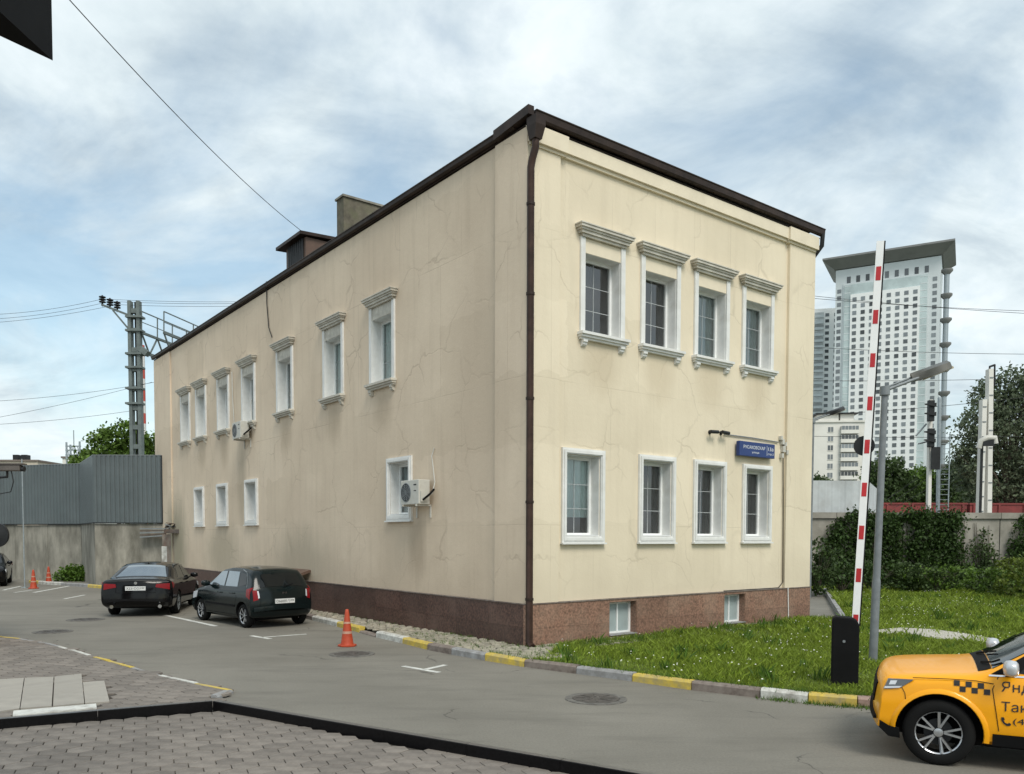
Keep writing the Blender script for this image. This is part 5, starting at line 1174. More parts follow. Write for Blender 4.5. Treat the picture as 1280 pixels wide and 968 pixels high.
# right concrete wall
WX0 = at(985, 690, WALL_Y).x; ZW = at(1150, 641, WALL_Y).z
rw_ = thing('boundary_wall', 'pale concrete boundary wall overgrown with ivy behind the lawn', 'wall')
x = WX0; k = 0
edges = [WX0, at(1044, 690, WALL_Y).x, at(1128, 690, WALL_Y).x, at(1188, 690, WALL_Y).x, at(1249, 690, WALL_Y).x, at(1310, 690, WALL_Y).x, at(1370, 690, WALL_Y).x, at(1440, 690, WALL_Y).x]
for a_, b_ in zip(edges, edges[1:]):
    MB().box(a_ + .02, b_ - .02, WALL_Y, WALL_Y + .2, -.05, ZW - .28).build('panel', M['concR'], rw_)
    MB().box(a_ + .01, b_ - .01, WALL_Y - .09, WALL_Y + .24, ZW - .26, ZW).build('coping', M['concR'], rw_)
MB().box(edges[0], edges[-1], WALL_Y + .03, WALL_Y + .22, -.05, ZW - .05).build('backing', M['dmetal'], rw_)
# light enclosure behind the wall
en = thing('sheet_enclosure', 'light grey sheet metal enclosure rising behind the boundary wall', 'enclosure')
e0 = at(1000, 620, WALL_Y + .8); e1 = at(1084, 620, WALL_Y + .8); e2 = at(1098, 620, (WALL_Y + .8) * 1.2); ZE = at(1050, 601, WALL_Y + .8).z
for a_, b_ in ((e0, e1), (e1, e2)):
    a_.z = b_.z = 0; seg_panels(a_, b_, .62, lambda p, q, i: csheet(p, q, i, 0., ZE, en, M['fenceL'], .62, .018))

# ================================================================== RAILWAY AND SKYLINE
def post(label, pxb, pxt, Y, w, mat, cat='post', name='rail_post', extra=None, group=None):
    b_ = at(pxb[0], pxb[1], Y); t_ = at(pxt[0], pxt[1], Y); t = thing(name, label, cat, (b_.x, Y, 0), 0, group); dxz = t_.x - b_.x
    MB().bar((0, 0, 0), (dxz, 0, t_.z), w, w * .7).build('shaft', mat, t)
    return t, Vector((dxz, 0, t_.z)), Vector((b_.x, Y, 0))
t, tp, o0 = post('railway signal post with two dark signal heads beyond the wall', (1161, 640), (1163, 500), 48, .26, M['whiteb'], 'signal', 'rail_signal', group='railway posts beyond the wall')
for (py0, py1) in ((502, 528), (537, 560)):
    c0 = at(1160, py0, 48) - o0; c1 = at(1160, py1, 48) - o0
    hd_ = bevel(MB().box(c0.x - .16, c0.x + .16, -.5, -.2, c1.z, c0.z).build('signal_head', M['dmetal'], t), .03)
    for k in range(2):
        zz_ = c1.z + (c0.z - c1.z) * (.28 + .44 * k); MB().xprism([(-.0, zz_ + .17), (-.65, zz_ + .12), (-.65, zz_ + .06), (0, zz_ - .05)], 'y', -.6, -.5).build('hood', M['dmetal'], hd_)
    MB().bar((0, 0, (c0.z + c1.z) / 2), (c0.x, -.3, (c0.z + c1.z) / 2), .08).build('bracket', M['dmetal'], t)
c0 = at(1168, 562, 48) - o0; MB().box(c0.x - .35, c0.x + .15, -.4, -.3, c0.z - 1.2, c0.z + .1).build('marker_board', M['dmetal'], t)
for a_, b_ in (((1145, 545), (1158, 530)), ((1148, 555), (1160, 552))): MB().tube([at(*a_, 48) - o0, at(*b_, 48) - o0], .05, 6).build('stay', M['grey'], t)
t, tp, o0 = post('slim steel ladder mast beside the railway signal', (1173, 640), (1174.5, 497), 48.6, .2, M['galv'], 'mast', 'ladder_mast', group='railway posts beyond the wall')
for k in range(24): MB().bar((.05, -.05, 1.2 + k * .3), (.55, -.05, 1.2 + k * .3), .03).build('rung', M['galv'], t)
MB().bar((.55, -.05, 0), (.55, -.05, 8.4), .05).build('ladder_rail', M['galv'], t)
for pxb, pxt, lb in (((1224, 640), (1229, 500), 'shorter of two concrete catenary posts before the big tree'), ((1236, 640), (1237, 462), 'taller of two concrete catenary posts before the big tree')):
    t, tp, o0 = post(lb, pxb, pxt, 46, .36, M['whiteb'], 'post', 'catenary_post', group='railway posts beyond the wall')
    for k in range(12): MB().bar((tp.x * k / 12 - .1, -.16, tp.z * (k + .5) / 12), (tp.x * k / 12 + .1, -.16, tp.z * (k + .5) / 12), .09, .06).build('collar', M['grey'], t)
    if pxt[1] < 480: MB().tube([tp, tp + Vector((.0, 0, .15)), tp + Vector((.3, 0, .25))], .06, 6).tube([tp + Vector((.28, 0, .25)), tp + Vector((.3, 0, -.9))], .045, 6).build('cable_arm', M['dmetal'], t)
p = at(1229, 640, 43); top = at(1229, 553, 43)
t = thing('platform_lamp', 'small hooded lamp facing the lawn before the catenary posts', 'street lamp', (p.x, 43, 0))
MB().bar((-.1, .1, 0), (-.1, .1, top.z), .1).build('pole', M['dmetal'], t); MB().tube([(-.38, -.1, top.z - .32), (-.3, -.15, top.z + .05), (0, -.2, top.z + .2), (.38, -.2, top.z + .2), (.42, -.2, top.z - .1)], .15, 10).build('hood', M['ac'], t, 50); MB().box(-.25, .36, -.28, -.1, top.z - .22, top.z + .1).build('lens', M['dmetal'], t)
# red wagons
Yw = 58; zw = at(1150, 631, Yw).z; xw = at(1085, 640, Yw).x
for k in range(3):
    t = thing('freight_wagon', ['oxide red freight wagon roof edge just behind the white enclosure', 'oxide red freight wagon seen between signal and catenary posts', 'oxide red freight wagon below the big tree'][k], 'train wagon', (xw + k * 13.2 - 6, Yw, 0), R(-1.5), 'red wagons on the railway')
    MB().box(0, 12.8, 0, 2.8, 1.1, zw).build('body', M['wagon'], t); MB().box(-.05, 12.85, -.06, 2.86, zw, zw + .12).build('top_rail', M['wagon'], t)
    for j in range(8): MB().box(.2 + j * 1.75, .34 + j * 1.75, -.08, -.002, 1.1, zw - .004).build('rib', M['wagon'], t)
    for j in (1.8, 3.4, 9.4, 11): MB().lathe([(.001, .2), (.46, .2), (.46, .34), (.001, .34)], (j, 0, .5), 'y', 18).build('wheel', M['dmetal'], t, 40)
    MB().box(.4, 12.4, .4, 2.4, .75, 1.09).build('underframe', M['dmetal'], t)
# gantry on the left
Yg = 52; gb = at(171.5, 560, Yg); gt = at(168, 377, Yg)
t = thing('railway_gantry', 'grey steel railway gantry column with insulator arm and truss walkway', 'gantry', (gb.x, Yg, 0)); lean = gt.x - gb.x; gz = gt.z
for sx in (-.27, .27): MB().bar((sx, 0, 0), (lean + sx, 0, gz), .4, .20).build('chord', M['gantry'], t)
nb = 14
for k in range(nb): z = gz * (k + .5) / nb; f = (k + .5) / nb * lean; MB().box(f - .168, f + .168, -.16, .16, z - .14, z + .14).build('batten', M['gantry'], t)
MB().add([(-.06, .1, 0), (.06, .1, 0), (lean + .06, .1, gz), (lean - .06, .1, gz)], [(0, 1, 2, 3)]).build('web', M['dmetal'], t, fix=False)
og = Vector((gb.x, Yg, 0))
def gl_(px, py, Y=Yg): return at(px, py, Y) - og
for py in (397, 414, 443, 460, 486, 505): q_ = gl_(169, py); MB().box(q_.x - .5, q_.x + .5, -.32, .32, q_.z - .06, q_.z + .06).build('clamp_band', M['gantry'], t)
MB().bar(gl_(127, 381), gl_(163, 395), .12).bar(gl_(141, 388), gl_(162, 413), .09).build('insulator_arm', M['gantry'], t)
for q in ((128, 375), (137.5, 378.5), (146.5, 382)):
    c_ = gl_(*q); mb = MB()
    for k in range(3): mb.lathe([(.05, -.2 + k * .15), (.2, -.16 + k * .15), (.2, -.11 + k * .15), (.05, -.06 + k * .15)], c_, n=14)
    mb.tube([c_ + Vector((0, 0, -.4)), c_ + Vector((0, 0, .28))], .05, 8).build('insulator', M['dmetal'], t)
gd = Vector((.2, 1, 0)).normalized(); r0 = gl_(177, 389.5); f0 = gl_(177, 416); l0 = gl_(177, 440); run = 32
for off in (0, 1.4):
    o_ = Vector((off, 0, 0))
    for z_, w_ in ((r0, .06), ((r0 + f0) / 2, .04), (f0, .14), (l0, .16)): MB().bar(z_ + o_, z_ + o_ + gd * run, w_).build('truss_chord', M['gantry'], t)
    for k in range(20):
        a_ = gd * (run * k / 20); b_ = gd * (run * (k + .5) / 20); c2 = gd * (run * (k + 1) / 20)
        if off == 0 or k % 2 == 0: MB().bar(r0 + o_ + a_, f0 + o_ + a_, .06).build('railing_post', M['gantry'], t)
        MB().bar(f0 + o_ + a_, l0 + o_ + b_, .08).bar(l0 + o_ + b_, f0 + o_ + c2, .08).build('truss_brace', M['gantry'], t)
MB().bar(gl_(176, 436), gl_(185, 443), .5, .35).build('bracket', M['gantry'], t)
MB().bar((1.2 + lean, run * .96, 0), (1.2 + lean, run * .96, l0.z), .5).build('far_column', M['gantry'], t)
# striped chimney
Yc = 700; c0 = at(181, 671, Yc); ct = at(180.5, 440, Yc)
t = thing('striped_chimney', 'far red and white striped chimney behind the gantry column', 'chimney', (c0.x, Yc, 0)); n = 17; wch = 2.6
bz = [0] + [at(180, y, Yc).z for y in (600, 560, 545, 530, 517, 502, 488, 474, 460, 446, 432)]
for k in range(len(bz) - 1): MB().lathe([(wch - k * .03, bz[k] + .0), (wch - k * .03 - .03, bz[k + 1])], n=20).build('band', M['cred'] if k % 2 == 0 else M['cwhite'], t, 50)
# distant substation portal and roof
Ys = 150
t = thing('substation_portal', 'grey steel lattice portal far behind the fence', 'portal', (at(90, 600, Ys).x, Ys, 0)); o_ = Vector((at(90, 600, Ys).x, Ys, 0))
for x_, y_ in ((83, 553), (88, 556), (92, 538), (99.5, 552)):
    q_ = at(x_, y_, Ys) - o_; MB().bar((q_.x, 0, 0), (q_.x, 0, q_.z), .25 if x_ != 92 else .12).build('leg', M['galv'], t)
for y_ in (558, 563, 569): MB().bar(at(82, y_, Ys) - o_, at(101, y_, Ys) - o_, .22).build('crossbeam', M['galv'], t)
for k in range(5): MB().bar(at(83 + k * 3.4, 558, Ys) - o_, at(86.4 + k * 3.4, 569, Ys) - o_, .1).build('brace', M['galv'], t)
Yd = 230
for (xa, xb, yt, lb, mt) in ((-40, 47, 577, 'low beige building peeking over the corrugated fence', 'cream'), (78, 100, 573, 'small pale building far behind the fence under the tree', 'whiteb')):
    a_ = at(xa, yt, Yd); b_ = at(xb, yt, Yd); t = thing('low_building', lb, 'building', (a_.x, Yd, 0)); W_ = b_.x - a_.x
    MB().box(0, W_, 0, 14, 0, a_.z).build('wall', M[mt], t); MB().box(-.3, W_ + .3, -.3, 14.3, a_.z, a_.z + .5).build('roof', M['kbrown'], t)
    for k in range(max(1, int(W_ / 6))): MB().box(k * 6 + 2, k * 6 + 4, -.08, -.0, a_.z - 3.2, a_.z - 1.4).build('window', M['twin'], t)
    for k in range(2): MB().box(W_ * .55 + k * 2.4, W_ * .55 + k * 2.4 + 1.5, 3, 5, a_.z + .5, a_.z + 2.2).build('roof_vent', M['dmetal'], t)

# tower ------------------------------------------------------------
Yt = 380; ang = R(-29)
tl = at(1040, 345, Yt + 10); base = Vector((at(1040, 600, Yt).x, Yt, 0)); ud = Vector((math.cos(ang), math.sin(ang), 0))
def on_t(px, py):         # pixel on the tower's front plane -> (u, z)
    nrm = Vector((-ud.y, ud.x, 0)); d = ray(px, py); P = OC + d * (nrm.dot(base - OC) / nrm.dot(d)); return (P - base).dot(ud), P.z
UW = on_t(1170, 600)[0]; ZTOP = on_t(1105, 330)[1]
tw = thing('tower_block', 'tall white tower block with teal glazing and overhanging roof canopy', 'building', base, ang)
MB().box(0, UW, 0, 26, 0, ZTOP).build('wall', M['towerg'], tw)
gu0, gu1 = on_t(1053, 500)[0], on_t(1156, 500)[0]; wu0, wu1 = on_t(1061, 500)[0], on_t(1147, 500)[0]; zg = on_t(1105, 351)[1]; zw_ = on_t(1105, 364)[1]
MB().box(gu0 - .5, gu1 + .5, -.5, -.01, 0, zg + .8).build('glazing_surround', M['towerg'], tw)
gz_ = MB().box(gu0, gu1, -.8, -.51, 0, zg).build('glazing_band', M['teal'], tw)
MB().box(wu0, wu1, -1.3, -.81, 0, zw_).build('white_front', M['towerw'], tw)
wm = MB().box(-.85, .85, -.12, .0, 0, 1.7).mesh('window', M['twin']); wm2 = MB().box(-.9, .9, -.14, 0, 0, .25).mesh('window_sill', M['towerw'])
FH = 3.02; nrow = 34
for r_ in range(nrow):
    z = zw_ - 3.2 - r_ * FH
    if z < 18: break
    for k in range(8):
        u = wu0 + (wu1 - wu0) * (k + .5) / 8; link('window', wm, tw, (u, -1.3, z))
for r_ in range(nrow):
    z = zg - 3.0 - r_ * FH
    if z < 18: break
    for u in (gu0 / 2 - .3, (gu1 + UW) / 2 + .3): link('window', wm, tw, (u, -.0, z))
    [MB().box(a_, b_, -.86, -.805, z + 2.2, z + 2.55).build('spandrel', M['towerg'], tw) for a_, b_ in ((gu0 + .1, wu0 - .1), (wu1 + .1, gu1 - .1))]
tv = MB().box(-.8, .8, -.1, 0, 0, 5).mesh('attic_window', M['twin'])
for k in range(9): link('attic_window', tv, tw, (UW * (.13 + k * .0925), -.0, ZTOP - 8.5))
# canopy: upturned rim
zc0 = ZTOP + .3; zc1 = on_t(1190, 303)[1] - 1.0; e = 5.2
cv = [(-.6, -.6, zc0), (UW + .6, -.6, zc0), (UW + .6, 26.6, zc0), (-.6, 26.6, zc0), (-e, -e, zc1), (UW + e, -e, zc1), (UW + e, 26 + e, zc1), (-e, 26 + e, zc1), (-e, -e, zc1 + .8), (UW + e, -e, zc1 + .8), (UW + e, 26 + e, zc1 + .8), (-e, 26 + e, zc1 + .8)]
MB().add(cv, [(3, 2, 1, 0), (0, 1, 5, 4), (1, 2, 6, 5), (2, 3, 7, 6), (3, 0, 4, 7), (4, 5, 9, 8), (5, 6, 10, 9), (6, 7, 11, 10), (7, 4, 8, 11), (8, 9, 10, 11)]).build('roof_canopy', M['canopyr'], tw, fix=False)
# stair column with ring balconies at its right side
sx = UW + 2.2; MB().tube([(sx, 2, 0), (sx, 2, ZTOP - 6)], 1.1, 10).build('stair_column', M['galv'], tw, 50)
for k in range(9): z = ZTOP - 7 - k * 10.5; MB().lathe([(.9, z - 1.2), (2.4, z + .4), (2.4, z + 1.2), (.9, z + 1.2)], (sx, 2, 0), 'z', 14).build('ring_balcony', M['canopyr'], tw, 50)
# lower wing to the left
bw_ = at(1008, 600, 420); b2 = at(1040.5, 600, 420); zt2 = at(1025, 388, 420).z
wg = thing('tower_wing', 'grey white apartment wing with glazed balconies left of the tower', 'building', (bw_.x - 8, 420, 0), R(-12)); W_ = b2.x - bw_.x + 9.5
MB().box(0, W_, 0, 18, 0, zt2).build('wall', M['towerw'], wg)
bm_ = MB().box(-2.2, 2.2, -.9, 0, 0, 1.3).mesh('balcony', M['towerg']); bg_ = MB().box(-2.1, 2.1, -.8, 0, 1.31, 2.6).mesh('balcony_glazing', M['balg']); wm3 = MB().box(-.9, .9, -.1, 0, 0, 1.6).mesh('window', M['twin'])
for r_ in range(30):
    z = zt2 - 4 - r_ * 3.02
    if z < 10: break
    for u in (W_ - 10.5, W_ - 17): bo = link('balcony', bm_, wg, (u, 0, z - .6)); link('balcony_glazing', bg_, bo)
    for u in (W_ - 6.6, W_ - 2.4, W_ - 14): link('window', wm3, wg, (u, 0, z))
# nearer panel block
pb0 = at(1005, 640, 250); pb1 = at(1078, 640, 250); zt3 = at(1040, 529, 250).z
pbk = thing('panel_block', 'white and cream panel apartment block with stacked balconies before the tower', 'building', (pb0.x - 6, 250, 0), R(-6)); W_ = pb1.x - pb0.x + 6
MB().box(0, W_, 0, 14, zt3 * .45, zt3).build('wall', M['whiteb'], pbk); MB().box(.003, W_ - 6, -.02, 14, 0, zt3 * .45).build('wall', M['cream'], pbk); MB().box(W_ - 6, W_ - .003, .02, 14, 0, zt3 * .45).build('wall', M['whiteb'], pbk)
MB().box(-.3, W_ + .3, -.4, 14.3, zt3 + .003, zt3 + .5).build('parapet', M['whiteb'], pbk)
for x_, w_ in ((W_ - 13.5, 6), (W_ - 7, 4)): MB().box(x_, x_ + w_, 3, 8, zt3 + .5, zt3 + 2.8).build('roof_house', M['whiteb'], pbk); MB().box(x_ - 1, x_ + w_ + 1, 2, 9, zt3 + 2.8, zt3 + 3.2).build('roof_slab', M['dmetal'], pbk)
bm4 = MB().box(-2.6, 2.6, -1.1, 0, 0, 1.1).mesh('balcony', M['whiteb']); bg4 = MB().box(-2.5, 2.5, -1.0, 0, 1.11, 2.3).mesh('balcony_glazing', M['twin']); bgm = MB()
for k in range(6): bgm.box(-2.55 + k * 1.0, -2.45 + k * 1.0, -1.05, -1.0, 1.11, 2.3)
bgm = bgm.mesh('mullion', M['whiteb']); wm4 = MB().box(-.75, .75, -.08, 0, 0, 1.5).mesh('window', M['twin']); wf4 = MB().box(-.06, .06, -.12, -.08, 0, 1.5).box(-.85, .85, -.14, 0, -.15, -.01).mesh('window_frame', M['whiteb'])
for r_ in range(14):
    z = zt3 - 2.9 - r_ * 2.75
    if z < 1: break
    bo = link('balcony', bm4, pbk, (W_ - 5.2, 0, z - .6)); link('balcony_glazing', bg4, bo); link('mullion', bgm, bo)
    for u in (W_ - 16.5, W_ - 10.6, W_ - 21): wo_ = link('window', wm4, pbk, (u, 0, z)); link('window_frame', wf4, wo_)

# wires --------------------------------------------------------------
def wire(label, a, b, Ya, Yb_, r=.02, sag=.0, group='overhead wires'):
    P = at(*a, Ya); Q = at(*b, Yb_); sag *= .45; pts = [P.lerp(Q, i / 16) - Vector((0, 0, sag * 4 * (i / 16) * (1 - i / 16))) for i in range(17)]
    tag(MB().tube(pts, r, 5).build('overhead_wire', M['dmetal']), label, 'wire', group)
y_, z_ = facL(382, 290, .9); dpk = bw(.75, y_, z_)
P = at(60, -30, 13); pts = [P.lerp(dpk, i / 20) - Vector((0, 0, .9 * (i / 20) * (1 - i / 20))) for i in range(21)]
tag(MB().tube(pts, .009, 5).build('overhead_wire', M['dmetal']), 'thin dark cable running up from the roof dormer into the sky', 'wire', 'overhead wires')
LW = 'thin overhead railway wire strung past the gantry column over the fence'
for a, b, sg_ in (((-30, 394), (128, 374), .5), ((-30, 400), (137, 377), .5), ((-30, 405), (146, 381), .4), ((128, 374), (330, 377), .2), ((137, 377), (330, 379), .2), ((146, 381), (330, 382), .2), ((-30, 503), (215, 474), .5), ((-30, 532), (170, 513), .3), ((-30, 527), (190, 478), .3)): wire(LW, a, b, 52, 52, .011, sg_, 'railway wires over the fence')
RW = 'thin overhead railway wire crossing before the tower block'
for a, b, sg_ in (((980, 366), (1320, 394), .3), ((980, 370), (1320, 390), .3), ((980, 432), (1320, 443), .3), ((980, 476), (1320, 472), .2), ((990, 520), (1320, 492), .4), ((990, 545), (1320, 545), .2), ((1097, 633), (1165, 585), 0), ((1108, 633), (1172, 590), 0), ((1120, 634), (1180, 600), 0)): wire(RW, a, b, 49, 49, .014, sg_, 'railway wires before the tower')

# ================================================================== LEFT EDGE, CANOPY
p = gp(5, 811); gx = p.x
t = thing('gate_pillar', 'brown gate pillar with grey base at the edge of the corner paving', 'pillar', (gx - 1.22, p.y + .5, 0), R(8))
zb_ = at(3, 742, p.y).z; bevel(MB().box(-.9, .5, -.5, .5, 0, zb_).build('base', M['slab'], t), .02); MB().box(-.86, .46, -.46, .46, zb_ + .003, at(3, 596, p.y).z).build('shaft', M['brownb'], t); MB().box(-.92, .50, -.5, .5, at(3, 596, p.y).z, at(3, 593, p.y).z).build('cap', M['conc'], t)
c_ = at(1, 669, p.y - .15); tm = thing('traffic_mirror', 'round dark traffic mirror fixed to the brown gate pillar', 'mirror', (c_.x - .10, c_.y, c_.z))
MB().lathe([(.001, -.05), (.14, -.035), (.22, 0), (.24, .0), (.24, .05), (.001, .10)], axis='y', n=28).build('dish', M['dmetal'], tm, 50); MB().bar((0, .08, 0), (-.5, .4, 0), .04).build('bracket', M['dmetal'], tm)
c_ = at(14, 586, p.y - .2); tc_ = thing('security_camera', 'brown bullet security camera on the gate pillar above the fence line', 'camera', (c_.x, c_.y, c_.z))
bevel(MB().box(-.26, .20, -.07, .07, -.05, .07).build('housing', M['camw'], tc_), .02); MB().box(-.30, .26, -.085, .085, .073, .10).build('sunshield', M['camw'], tc_); MB().tube([(.2, 0, .0), (.26, 0, -.01)], .05, 12).build('lens', M['ink'], tc_)
MB().tube([(-.08, 0, -.05), (-.08, 0, -.16), (-.75, .25, -.18)], .025, 8).build('mount', M['dmetal'], tc_); MB().tube([(.0, 0, -.05), (.04, 0, -.25), (-.02, 0, -.45), (-.6, .25, -.52)], .01, 6).build('cable', M['dmetal'], tc_)
p = gp(31, 735); tt = at(31, 574, p.y); t = thing('steel_post', 'thin grey steel post standing before the corrugated fence', 'post', (p.x, p.y, 0)); MB().tube([(0, 0, 0), (0, 0, tt.z)], .024, 10).build('shaft', M['galv'], t); MB().box(-.1, .1, -.1, .1, 0, .03).build('foot', M['galv'], t)
# entrance canopy over the photographer's left
k0 = at(66, 76, 5.0); k1 = at(0, 46, 5.0 * 595 / 625); kd = (k1 - k0); kd.z = 0; kd.normalize(); kn = Vector((-kd.y, kd.x, 0)); kn = kn if kn.x < 0 else -kn
t = thing('entrance_canopy', 'dark canopy corner jutting out overhead before the sky', 'canopy', (k0.x, k0.y, 0)); zc_ = k0.z
c1_ = kd * 3.2; c2_ = Vector((-4.2, -4.4, 0)); c3_ = Vector((-.25, -3.6, 0))
MB().prism([(0, 0), (c1_.x, c1_.y), (c2_.x, c2_.y), (c3_.x, c3_.y)], zc_, zc_ + .75).build('slab', M['black'], t)
for q_ in (Vector((-2.9, -3.3, 0)), Vector((-3.4, -4.0, 0))): MB().box(q_.x - .12, q_.x + .12, q_.y - .12, q_.y + .12, 0, zc_).build('column', M['brownb'], t)

# ================================================================== PLANTS
def leaf(mb_v, mb_f, p, s, up=.3):
    n = Vector((random.gauss(0, 1), random.gauss(0, 1), random.gauss(up, 1))).normalized(); a = n.orthogonal().normalized(); a.rotate(Matrix.Rotation(random.uniform(0, 6.28), 3, n)); b = n.cross(a)
    i = len(mb_v); w = s * random.uniform(.28, .42); l = s * random.uniform(.45, .62)
    mb_v += [tuple(p - a * l), tuple(p + b * w + n * s * .08), tuple(p + a * l), tuple(p - b * w + n * s * .08)]; mb_f.append((i, i + 1, i + 2, i + 3))
def rpt_ell(r0=.0):
    while True:
        v = Vector((random.uniform(-1, 1), random.uniform(-1, 1), random.uniform(-1, 1)))
        if r0 < v.length < 1: return v
def foliage(lobes, nclump, per, size, cr):
    vs, fs = [], []; tot = sum(r.x * r.z for _, r in lobes)
    for c, r in lobes:
        for _ in range(max(2, int(nclump * r.x * r.z / tot))):
            d = rpt_ell(.35); cc = c + Vector((d.x * r.x, d.y * r.y, d.z * r.z)); rr = cr * random.uniform(.6, 1.3)
            for _ in range(int(per * random.uniform(.6, 1.4))):
                leaf(vs, fs, cc + Vector((random.gauss(0, rr * .5), random.gauss(0, rr * .5), random.gauss(0, rr * .42))), size * random.uniform(.7, 1.3))
    m = MB(); m.v = vs; m.f = fs; m.m = [0] * len(fs); return m
def tree(label, base, trunk_h, lobes, nclump, per, size, cr, mat, tr=.18, group='trees behind the walls', name='tree'):
    """base world point; lobes relative to base"""
    t = thing(name, label, 'tree', base, 0, group); mb = MB()
    top = Vector((0, 0, trunk_h)); mb.tube([(0, 0, -.1), (.05, .02, trunk_h * .4), tuple(top)], [tr, tr * .8, tr * .5], 8)
    for c, r in lobes:
        for k in range(3):
            e = c + Vector((random.uniform(-.6, .6) * r.x, random.uniform(-.6, .6) * r.y, random.uniform(-.2, .7) * r.z)); s0 = top * random.uniform(.55, 1.); m_ = s0.lerp(e, .5) + Vector((0, 0, .12 * (e - s0).length)); mb.tube([s0, m_, e], [tr * .4, tr * .26, tr * .08], 5)
    mb.build('trunk', M['bark'], t, 60)
    foliage(lobes, nclump, per, size, cr).build('crown', mat, t, fix=False)
    return t
def lobes_px(lst, Y, base):
    out = []
    for (px, py, rx, rz) in lst:
        c = at(px, py, Y); k = Y / FPX; out.append((c - base + Vector((0, random.uniform(-.3, .3) * rx * k, 0)), Vector((rx * k, rx * k * .8, rz * k))))
    return out
def ptree(label, pxb, Y, lst, nclump, per, size, cr, mat, tr=.2, th=.6):
    b = at(pxb, 640, Y); base = Vector((b.x, Y, 0)); lb = lobes_px(lst, Y, base); h = sum(c.z for c, r in lb) / len(lb)
    return tree(label, base, h * th + .5, lb, nclump, per, size, cr, mat, tr)
ptree('leafy green tree rising behind the corrugated fence by the gantry', 148, 60, [(138, 562, 22, 26), (112, 574, 18, 12), (166, 556, 20, 28), (184, 566, 10, 22), (150, 590, 45, 22), (98, 584, 14, 9)], 330, 34, .26, .55, M['leafA'])
ptree('large silvery green tree behind the catenary posts', 1262, 62, [(1240, 500, 26, 26), (1268, 486, 26, 24), (1222, 540, 28, 34), (1262, 545, 40, 50), (1295, 520, 34, 46), (1208, 575, 22, 22), (1240, 600, 45, 34), (1290, 600, 40, 40)], 560, 36, .24, .62, M['leafC'], .32)
ptree('dark round tree between lamp post and boom behind the wall', 1108, 84, [(1108, 598, 24, 26), (1092, 612, 18, 22), (1126, 612, 18, 24), (1108, 628, 34, 18)], 330, 30, .34, .7, M['leafB'])
ptree('mid green tree behind the railway signal post', 1152, 92, [(1150, 606, 18, 20), (1140, 618, 16, 18), (1165, 620, 16, 16), (1152, 632, 28, 14)], 240, 30, .36, .75, M['leafA'])
ptree('loose green tree between ladder mast and catenary posts', 1196, 88, [(1192, 600, 16, 22), (1205, 612, 18, 22), (1182, 620, 14, 16), (1196, 632, 28, 12)], 240, 30, .34, .75, M['leafB'])
ptree('small dark tree beside the panel block over the enclosure', 1022, 95, [(1024, 603, 9, 7), (1034, 606, 8, 6)], 60, 26, .3, .5, M['leafB'], .15)
ptree('dark dense tree under the big silvery tree', 1282, 72, [(1252, 618, 26, 18), (1282, 610, 30, 28), (1225, 624, 20, 14)], 260, 32, .32, .7, M['leafB'])
# far tree belt closing the horizon
for i in range(26):
    x = -330 + i * 40 + random.uniform(-8, 8); Y = random.uniform(430, 520)
    if 150 < x < 330: Y = 560
    h = random.uniform(9, 15); lb = [(Vector((random.uniform(-9, 9), 0, h * random.uniform(.4, .62))), Vector((random.uniform(9, 14), 7, h * .45))) for _ in range(3)]
    tree('distant dark green tree in the belt along the horizon', Vector((x, Y, 0)), h * .4, lb, 26, 22, 1.5, 3., M['leafB'], .4, 'far tree belt on the horizon', 'distant_tree')
# ivy on the boundary wall
def ivy(label, poly, holes, n, size, mat=None):
    b = [at(px, py, WALL_Y) for px, py in poly]; base = Vector((sum(p.x for p in b) / len(b), WALL_Y - .02, .085)); t = thing('ivy', label, 'ivy', base, 0, 'ivy on the boundary wall')
    vs, fs = [], []; xs = [p[0] for p in poly]; ys = [p[1] for p in poly]; k = 0
    cl = []
    while len(cl) < n // 26:
        px, py = random.uniform(min(xs), max(xs)), random.uniform(min(ys), max(ys))
        if inpoly(px, py, poly) and not any(inpoly(px, py, h) for h in holes): cl.append((px, py))
    for px, py in cl:
        thick = random.uniform(.12, .5) * (.5 + .5 * (py - min(ys)) / (max(ys) - min(ys)))
        for _ in range(26):
            P = at(px + random.gauss(0, 4.2), py + random.gauss(0, 4), WALL_Y); P.y = WALL_Y - .10 - abs(random.gauss(0, thick)); P.z = max(.1, P.z); leaf(vs, fs, P - base, size * random.uniform(.7, 1.4), .1)
    m = MB(); m.v = vs; m.f = fs; m.m = [0] * len(fs); m.build('leaves', mat or M['leafI'], t, fix=False)
    mb = MB()
    for _ in range(10):
        px = random.choice(cl)[0]; q = at(px, 735, WALL_Y); e = at(px + random.uniform(-8, 8), random.uniform(650, 690), WALL_Y); mb.tube([Vector((q.x, WALL_Y - .06, .0)) - base, Vector((e.x, WALL_Y - .05, e.z)) - base], [.025, .01], 5)
    mb.build('stem', M['bark'], t)
ivy('dense dark ivy mound on the wall below the white enclosure', [(1018, 738), (1026, 700), (1036, 664), (1052, 648), (1075, 641), (1104, 640), (1122, 650), (1126, 672), (1120, 700), (1122, 738)], [[(1010, 655), (1030, 655), (1022, 720), (1010, 720)]], 7800, .13)
ivy('thick dark ivy curtain on the wall below the railway signal', [(1112, 738), (1116, 690), (1112, 652), (1128, 640), (1160, 637), (1192, 641), (1202, 652), (1196, 672), (1194, 700), (1200, 738)], [[(1119, 655), (1138, 650), (1142, 662), (1132, 690), (1136, 712), (1121, 708)]], 7800, .13)
ivy('ivy patch on the wall right of the dark drain line', [(1262, 740), (1258, 690), (1266, 655), (1285, 640), (1320, 640), (1320, 740)], [], 3000, .13)
